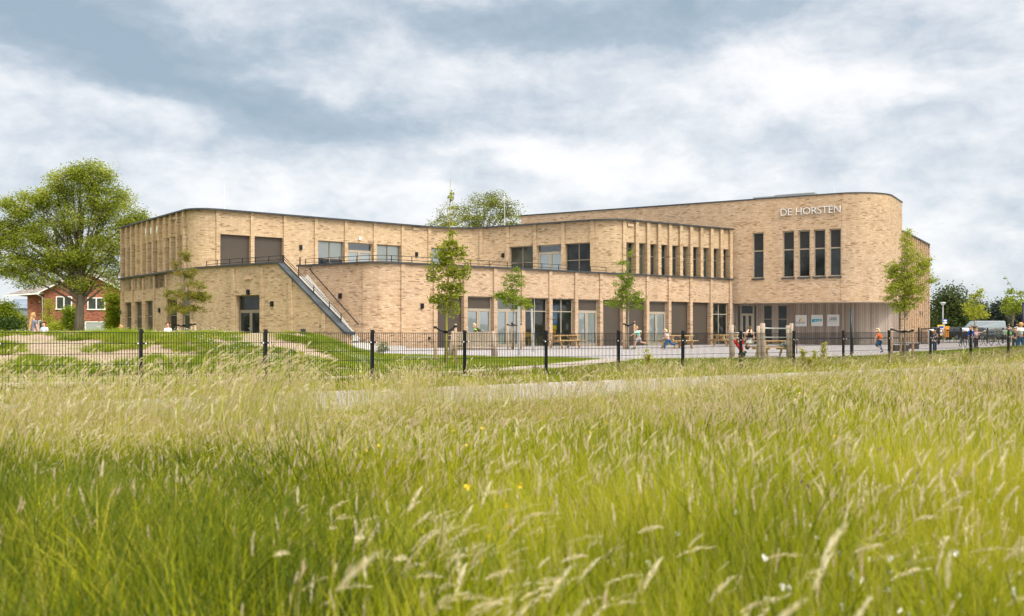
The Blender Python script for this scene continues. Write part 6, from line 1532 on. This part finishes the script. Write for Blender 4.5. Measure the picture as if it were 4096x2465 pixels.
def variant(key,parts,mats):
    """parts: list of quad lists, one per material"""
    Q=[];mi=[]
    for i,p in enumerate(parts): Q+=p; mi+=[i]*len(p)
    Q=np.array(Q,dtype=np.float32)
    n=len(Q); me=bpy.data.meshes.new('clump'); me.vertices.add(n*4); me.vertices.foreach_set('co',Q.reshape(-1)); me.loops.add(n*4); me.loops.foreach_set('vertex_index',np.arange(n*4,dtype=np.int32))
    me.polygons.add(n); me.polygons.foreach_set('loop_start',np.arange(0,n*4,4,dtype=np.int32)); me.polygons.foreach_set('loop_total',np.full(n,4,dtype=np.int32)); me.polygons.foreach_set('material_index',np.array(mi,dtype=np.int32)); me.update(calc_edges=True)
    for m in mats: me.materials.append(m)
    o=bpy.data.objects.new('clump',me); variants.setdefault(key,[]).append(o)
r=np.random.default_rng(3)
for i in range(5): variant('green',[blades(r,80,.42,.20,.45,.0072,3,(.10,-.12,.02,.2,0)[i],hv=.5),blades(r,12,.50,.20,.3,.004,3,.04)],[MG_green,MG_dry])
for i in range(3): variant('dark',[blades(r,60,.52,.20,.55,.011,4),blades(r,26,.42,.22,.9,.022,4)],[MG_dark,MG_green])
for i in range(4):
    s1,h1=seedhead(r,5,.58,.26,(.26,.04,.38,-.12)[i],.065,.0080,hv=.3); variant('plume',[s1+blades(r,60,.42,.2,.4,.006,3,.05),h1],[MG_green,MG_head])
for i in range(4):
    s1,h1=seedhead(r,9,.52,.28,(.08,.0,.16,-.08)[i],.055,.0062,hv=.3); variant('pink',[s1+blades(r,35,.40,.2,.4,.006,3,.05),h1],[MG_green,MG_pink])
for i in range(3):
    s1,h1=seedhead(r,5,.62,.28,(.26,.10,.40)[i],.07,.0085,hv=.3); variant('bareplume',[s1,h1],[MG_dry,MG_head])
for i in range(3):
    s1,h1=seedhead(r,7,.56,.30,(.10,-.04,.18)[i],.055,.0062,hv=.3); variant('barepink',[s1,h1],[MG_dry,MG_pink])
for i in range(2): variant('broad',[blades(r,26,.40,.16,.9,.034,5,.1)+blades(r,40,.30,.22,1.0,.020,3)],[MG_dark])
for i in range(2): variant('arch',[blades(r,10,.55,.16,1.1,.016,6,.25)+blades(r,40,.40,.2,.5,.007)],[MG_green])
for i in range(3): variant('short',[blades(r,70,.20,.20,.5,.006,2),blades(r,14,.22,.2,.5,.004,2)],[MG_green,MG_dry])
def tuftflowers(r,n,h,spread,sz):
    Q=[]
    for i in range(n):
        a=r.random()*6.283; rad=spread*math.sqrt(r.random()); c=np.array([rad*math.cos(a),rad*math.sin(a),h*(.7+.5*r.random())])
        for k in range(5):
            o=r.normal(size=3); o/=np.linalg.norm(o); b=np.cross(o,r.normal(size=3)); b/=np.linalg.norm(b); q=c+o*sz*.4
            Q.append([q-b*sz*.5-o*sz*.3,q+b*sz*.5-o*sz*.3,q+b*sz*.3+o*sz*.5,q-b*sz*.3+o*sz*.5])
    return Q
for i in range(2): variant('clover',[blades(r,30,.36,.2,.5,.006),tuftflowers(r,5,.36,.24,.011)],[MG_green,M_petal])
variant('vetch',[blades(r,30,.42,.2,.5,.006),tuftflowers(r,6,.44,.18,.009)],[MG_green,M_purple])
variant('ragwort',[blades(r,20,.5,.1,.3,.006),tuftflowers(r,8,.55,.14,.014)],[MG_green,M_mustard])
for i in range(3): variant('weed',[blades(r,60,.20,.20,.9,.020,2)+blades(r,40,.30,.18,.5,.008,2)],[MG_weed])
for i in range(2): variant('weedflower',[blades(r,70,.22,.20,.8,.016,2),tuftflowers(r,5,.27,.26,.016)],[MG_weed,M_petal])
for i in range(2): variant('lawn',[blades(r,120,.055,.30,.5,.008,1)],[MG_lawn])
allv=bpy.data.collections.new('clump_library'); order={}
names=sorted(variants); k=0
for nm in names:
    for o in variants[nm]:
        o.name='clump_%03d'%k; allv.objects.link(o); order.setdefault(nm,[]).append(k); k+=1
ng=bpy.data.node_groups.new('scatter','GeometryNodeTree')
ng.interface.new_socket('Geometry',in_out='INPUT',socket_type='NodeSocketGeometry'); ng.interface.new_socket('Geometry',in_out='OUTPUT',socket_type='NodeSocketGeometry')
gi=ng.nodes.new('NodeGroupInput'); go=ng.nodes.new('NodeGroupOutput'); ci=ng.nodes.new('GeometryNodeCollectionInfo'); ci.inputs[0].default_value=allv; ci.inputs[1].default_value=True; ci.inputs[2].default_value=True
ip=ng.nodes.new('GeometryNodeInstanceOnPoints'); ip.inputs['Pick Instance'].default_value=True
def attr(nm,typ):
    a=ng.nodes.new('GeometryNodeInputNamedAttribute'); a.data_type=typ; a.inputs['Name'].default_value=nm; return a.outputs['Attribute']
ng.links.new(gi.outputs[0],ip.inputs['Points']); ng.links.new(ci.outputs[0],ip.inputs['Instance']); ng.links.new(attr('vid','INT'),ip.inputs['Instance Index'])
e2r=ng.nodes.new('FunctionNodeEulerToRotation'); ng.links.new(attr('rot','FLOAT_VECTOR'),e2r.inputs[0]); ng.links.new(e2r.outputs[0],ip.inputs['Rotation'])
ng.links.new(attr('scl','FLOAT_VECTOR'),ip.inputs['Scale']); ng.links.new(ip.outputs[0],go.inputs[0])
def scatter(name,label,P,vid,rz,sc3,kind='stuff',cat='grass',tilt=.0):
    n=len(P); me=bpy.data.meshes.new(name); me.vertices.add(n); me.vertices.foreach_set('co',P.reshape(-1).astype(np.float32))
    a=me.attributes.new('vid','INT','POINT'); a.data.foreach_set('value',vid.astype(np.int32))
    ro=np.zeros((n,3)); ro[:,2]=rz; ro[:,0]=r.normal(size=n)*tilt; a=me.attributes.new('rot','FLOAT_VECTOR','POINT'); a.data.foreach_set('vector',ro.reshape(-1).astype(np.float32))
    a=me.attributes.new('scl','FLOAT_VECTOR','POINT'); a.data.foreach_set('vector',sc3.reshape(-1).astype(np.float32)); me.update()
    o=mobj(name,me,[]); m=o.modifiers.new('scatter','NODES'); m.node_group=ng; tag(o,label,cat,None,kind); return o
def vnoise(x,y,s,seed=0):
    x=np.asarray(x)/s+seed*17.3; y=np.asarray(y)/s-seed*9.1
    return .5+.25*(np.sin(x*1.0+1.7*np.sin(y*.9+seed))+np.sin(y*1.3+1.3*np.sin(x*1.1+2+seed)))*.9+.12*np.sin(x*2.7+y*2.1)
# meadow points
def frustum_pts(n,d0,d1,margin=1.14,extra=7.0):
    d=np.sqrt(r.random(n)*(d1**2-d0**2)+d0**2); x=(r.random(n)*2-1)*(d*.5145*margin+extra*.4); return x,d
X=[];Y=[]
for n,a,b in ((9500,1.0,6.0),(9000,6.0,12.0),(8300,12.0,30.0)):
    x,y=frustum_pts(n,a,b); X.append(x);Y.append(y)
X=np.concatenate(X);Y=np.concatenate(Y); q=qdist(X,Y); k=q<ROADQ0-.05; X,Y,q=X[k],Y[k],q[k]
dn=vnoise(X,Y,2.2,1); pl=vnoise(X,Y,1.6,3); pk=vnoise(X,Y,2.6,5); left=np.clip((-X/np.maximum(Y,1)-.12)/.25,0,1)
u=r.random(len(X)); vid=np.zeros(len(X)); hs=np.ones(len(X))
def pick(nm,m):
    o_=np.array(order[nm]); vid[m]=o_[r.integers(0,len(o_),m.sum())]
near=np.clip((7.5-Y)/4,0,1)
pick('green',np.ones(len(X),bool))
pd=np.clip(.04+.62*left*np.clip((8.5-Y)/5,0,1)*(.4+1.1*vnoise(X,Y,.7,21))+.22*(dn<.3),0,.7)
m=u<pd; pick('dark',m)
far=np.clip((Y-5)/7,0,1)
pp=.04+.22*(pl>.64)+.20*far; pq_=.06+.52*far+.20*(pk>.62)
u2=r.random(len(X)); m=(~m)&(u2<pp); pick('plume',m); m2=(u2>=pp)&(u2<pp+pq_)&~(u<pd); pick('pink',m2)
az0=X/np.maximum(Y,1); right=np.clip((az0-.05)/.3,0,1); u3=r.random(len(X))
u4=r.random(len(X)); pick('broad',(u4<.26*left*np.clip((7.5-Y)/4,0,1)+.015)); pick('arch',(u4>.94)&(Y<9)); m3=(u3<.16*right*near); pick('clover',m3); m4=(u3>.955)&(np.abs(az0-.345)<.06)&(np.abs(Y-4.6)<1.1); pick('vetch',m4); m5=(u3>.998)&(Y>3); pick('ragwort',m5)
# grass gets shorter where the field dips towards the road, taller on the far left and right
hs=.55+.58*dn+.38*vnoise(X,Y,.8,11)+.16*r.normal(size=len(X))
az_=X/np.maximum(Y,1)
rgt=np.clip((az_-.12)/.22,0,1); lft=np.clip((-az_-.24)/.2,0,1)
tq=np.clip((q-(ROADQ0-8.5))/6.0,0,1); hs*=1-(.70-.42*rgt-.20*lft)*tq; hs*=1+.12*lft*np.clip((7-Y)/3,0,1)
hs=np.clip(hs,.18,1.5); wd=.9+.5*np.clip((Y-5)/12,0,1)
P=np.stack([X,Y,hgt(X,Y)-.01],-1); S3=np.stack([wd*(.85+.3*r.random(len(X)))]*2+[hs],-1)
isplume=np.isin(vid,order['plume']+order['pink']+order['arch']); rz=np.where(isplume,r.normal(size=len(X))*.5,r.random(len(X))*6.283)
scatter('meadow_grass','tall meadow grass with pale and pinkish plumes filling the foreground',P,vid,rz,S3,tilt=.06)
n=46; y=2.3+r.random(n)*2.0; x=y*(-.12+r.normal(size=n)*.07); y2=2.3+r.random(22)*1.6; x2=y2*(.30+r.normal(size=22)*.10); x=np.concatenate([x,x2]); y=np.concatenate([y,y2])
for i in range(3):
    s1,h1=seedhead(r,3,.60,.12,(.50,.36,.20)[i],.105,.0115,.0026,.2); 
    me_=np.array(s1+h1,dtype=np.float32); variant('big',[s1,h1],[MG_green,MG_head]); o=variants['big'][-1]; kk=len(allv.objects); o.name='clump_%03d'%kk; allv.objects.link(o); order.setdefault('big',[]).append(kk)
vid=np.zeros(len(x)); pick('big',np.ones(len(x),bool))
scatter('feather_grass','large cream feathery grass heads bending over in the near foreground',np.stack([x,y,hgt(x,y)],-1),vid,r.normal(size=len(x))*.4,np.stack([1+0*x,1+0*x,.82+.22*r.random(len(x))],-1),tilt=.05)
# sparse plumes standing before the road
n=1700; y=8.5+r.random(n)*9; x=y*(-.5+r.random(n)*.75); km=(qdist(x,y)<ROADQ0+.1)&(vnoise(x,y,1.4,13)>.33); x,y=x[km],y[km]; vid=np.zeros(len(x)); pick('barepink',np.ones(len(x),bool)); m=r.random(len(x))<.25; pick('bareplume',m)
scatter('roadside_plumes','sparse pinkish plumes seen against the pale road',np.stack([x,y,hgt(x,y)],-1),vid,r.random(len(x))*6.28,np.stack([1+0*x,1+0*x,.80+.45*r.random(len(x))],-1),tilt=.05)
# verge between road and fence, and strip behind it
s_=r.random(9000)*62-12; qq=r.random(9000)**1.0*3.6-.92; X=FX0+fd.x*s_+fn.x*qq; Y=FY0+fd.y*s_+fn.y*qq
k=(np.abs(X)<Y*.62+1)&(Y>8)&((qq<1.2)|(r.random(9000)<.55)); X,Y,qq=X[k],Y[k],qq[k]; vid=np.zeros(len(X)); pick('short',np.ones(len(X),bool)); u=r.random(len(X)); pick('weed',u<.10); m=(u>.93)&(qq<.8); pick('plume',m)
hs=.75+.5*vnoise(X,Y,1.5,7)+.1*r.normal(size=len(X)); hs=np.where(m,hs*.55,hs); hs=np.where(qq>1.2,hs*.55,hs); 
# keep tufts off the foot path
def pathmask(X,Y):
    pts=[G(*p) for p in ((-300,1555),(0,1550),(400,1546),(800,1541),(1150,1531),(1450,1518),(1750,1503),(1950,1492),(2100,1480),(2250,1466),(2370,1453),(2480,1442))]
    m=np.ones(len(X),bool)
    for a,b in zip(pts,pts[1:]):
        d=np.array([b.x-a.x,b.y-a.y]); L=(d**2).sum(); t=np.clip(((X-a.x)*d[0]+(Y-a.y)*d[1])/L,0,1); m&=((X-a.x-t*d[0])**2+(Y-a.y-t*d[1])**2)>.72**2
    return m
km=pathmask(X,Y)
P=np.stack([X,Y,hgt(X,Y)],-1)[km]; S3=np.stack([1+0*hs,1+0*hs,np.clip(hs,.2,2)],-1)[km]
scatter('verge_grass','short rough grass along both sides of the mesh fence',P,vid[km],r.random(km.sum())*6.283,S3)
# tall plumes reaching before the fence at left and right
n=1150; x,y=frustum_pts(n,6,13,1.1); k=(x/y<-.22)&(r.random(n)<.55); n2=2600; x2,y2=frustum_pts(n2,14,30,1.05); k2=(x2/y2>.10)&(qdist(x2,y2)<ROADQ0)&(r.random(n2)<.5)
n3=5000; s3=r.random(n3)*34+10; q3=-r.random(n3)*.8-.1; x3=FX0+fd.x*s3+fn.x*q3; y3=FY0+fd.y*s3+fn.y*q3; k3=(np.abs(x3)<y3*.6)&(r.random(n3)<np.clip((s3-8)/16,.05,.32))
X=np.concatenate([x[k],x2[k2],x3[k3]]);Y=np.concatenate([y[k],y2[k2],y3[k3]]); vid=np.zeros(len(X)); pick('bareplume',np.ones(len(X),bool)); m=r.random(len(X))<.3; pick('barepink',m)
hs=np.concatenate([np.full(k.sum(),1.35),np.full(k2.sum(),.95),np.full(k3.sum(),.62)])+.12*r.normal(size=len(X))
scatter('plume_grass','taller plume grass standing up before the mesh fence',np.stack([X,Y,hgt(X,Y)],-1),vid,r.normal(size=len(X))*.5,np.stack([hs*.95,hs*.95,hs],-1),tilt=.05)
# weeds on the sandy ridge
n=9000; X=r.random(n)*22-24.5; Y=24.3+r.random(n)*10.5; X=np.where(r.random(n)<.35,-8+r.random(n)*5.6,X)
k=(np.abs(X)<Y*.6); X,Y=X[k],Y[k]; dens=vnoise(X,Y,1.3,2)*.5+vnoise(X,Y,.5,4)*.5+.02
crest=np.clip((Y-31.2)/1.4,0,1); rightside=np.clip((X+8)/2,0,1); dens=dens-.28*crest*(1-rightside)+.13*rightside+.10*np.exp(-((Y-25)/1.2)**2)
k=(dens>.468)&(r.random(len(X))<.7); X,Y,dens=X[k],Y[k],dens[k]; vid=np.zeros(len(X)); pick('weed',np.ones(len(X),bool)); u=r.random(len(X)); fl=vnoise(X,Y,2.0,8); pick('weedflower',(u<.5)&(fl>.55)); pick('short',u>.72)
km=pathmask(X,Y); hs=np.clip(.45+1.3*(dens-.50)+.3*r.random(len(X)),.3,1.25)*(1-.55*np.clip((Y-30.5)/2,0,1)*(X<-7.5))*(1-.45*np.clip((X+9)/2,0,1))
scatter('ridge_weeds','patches of green weeds with small white flowers growing on the sandy ridge',np.stack([X,Y,hgt(X,Y)],-1)[km],vid[km],(r.random(len(X))*6.283)[km],np.stack([.9+0*hs,.9+0*hs,hs],-1)[km],cat='weeds')
# short lawn blades
n=15000; d=np.sqrt(r.random(n)*(50**2-26**2)+26**2); x=(-.16+r.random(n)*.75)*d; q=qdist(x,d); pxs=x/d*F+2048
De=np.array([edgeD(min(p,3560)) if p<3560 else min(edgeD(3560)+(p-3560)*.035,48.5) for p in pxs]); k=(q>2.2)&(d<De+.15)&(pxs>1420)&pathmask(x,d); x,d=x[k],d[k]; vid=np.zeros(len(x)); pick('lawn',np.ones(len(x),bool))
scatter('lawn_grass','short bright mown grass of the playground lawn',np.stack([x,d,hgt(x,d)+.01],-1),vid,r.random(len(x))*6.283,np.ones((len(x),3))*np.stack([1.1+0*x,1.1+0*x,.6+.9*r.random(len(x))],-1))
# grass tufts at foot of posts and stakes
# far wood all round the horizon behind the school
n=5200; a=r.random(n)*math.pi*1.25-math.pi*.125; rad=330+r.random(n)*30; X=np.cos(a)*rad; Y=np.sin(a)*rad; Z=r.random(n)**1.3*(7+4*np.sin(a*17)+3*np.sin(a*41+2))
C=np.stack([X,Y,Z],-1); npq=leafquads(C,5.0,r,.7); o=npquads('distant_wood',npq,ML_far); tag(o,'low distant wood along the horizon','wood',None,'stuff')
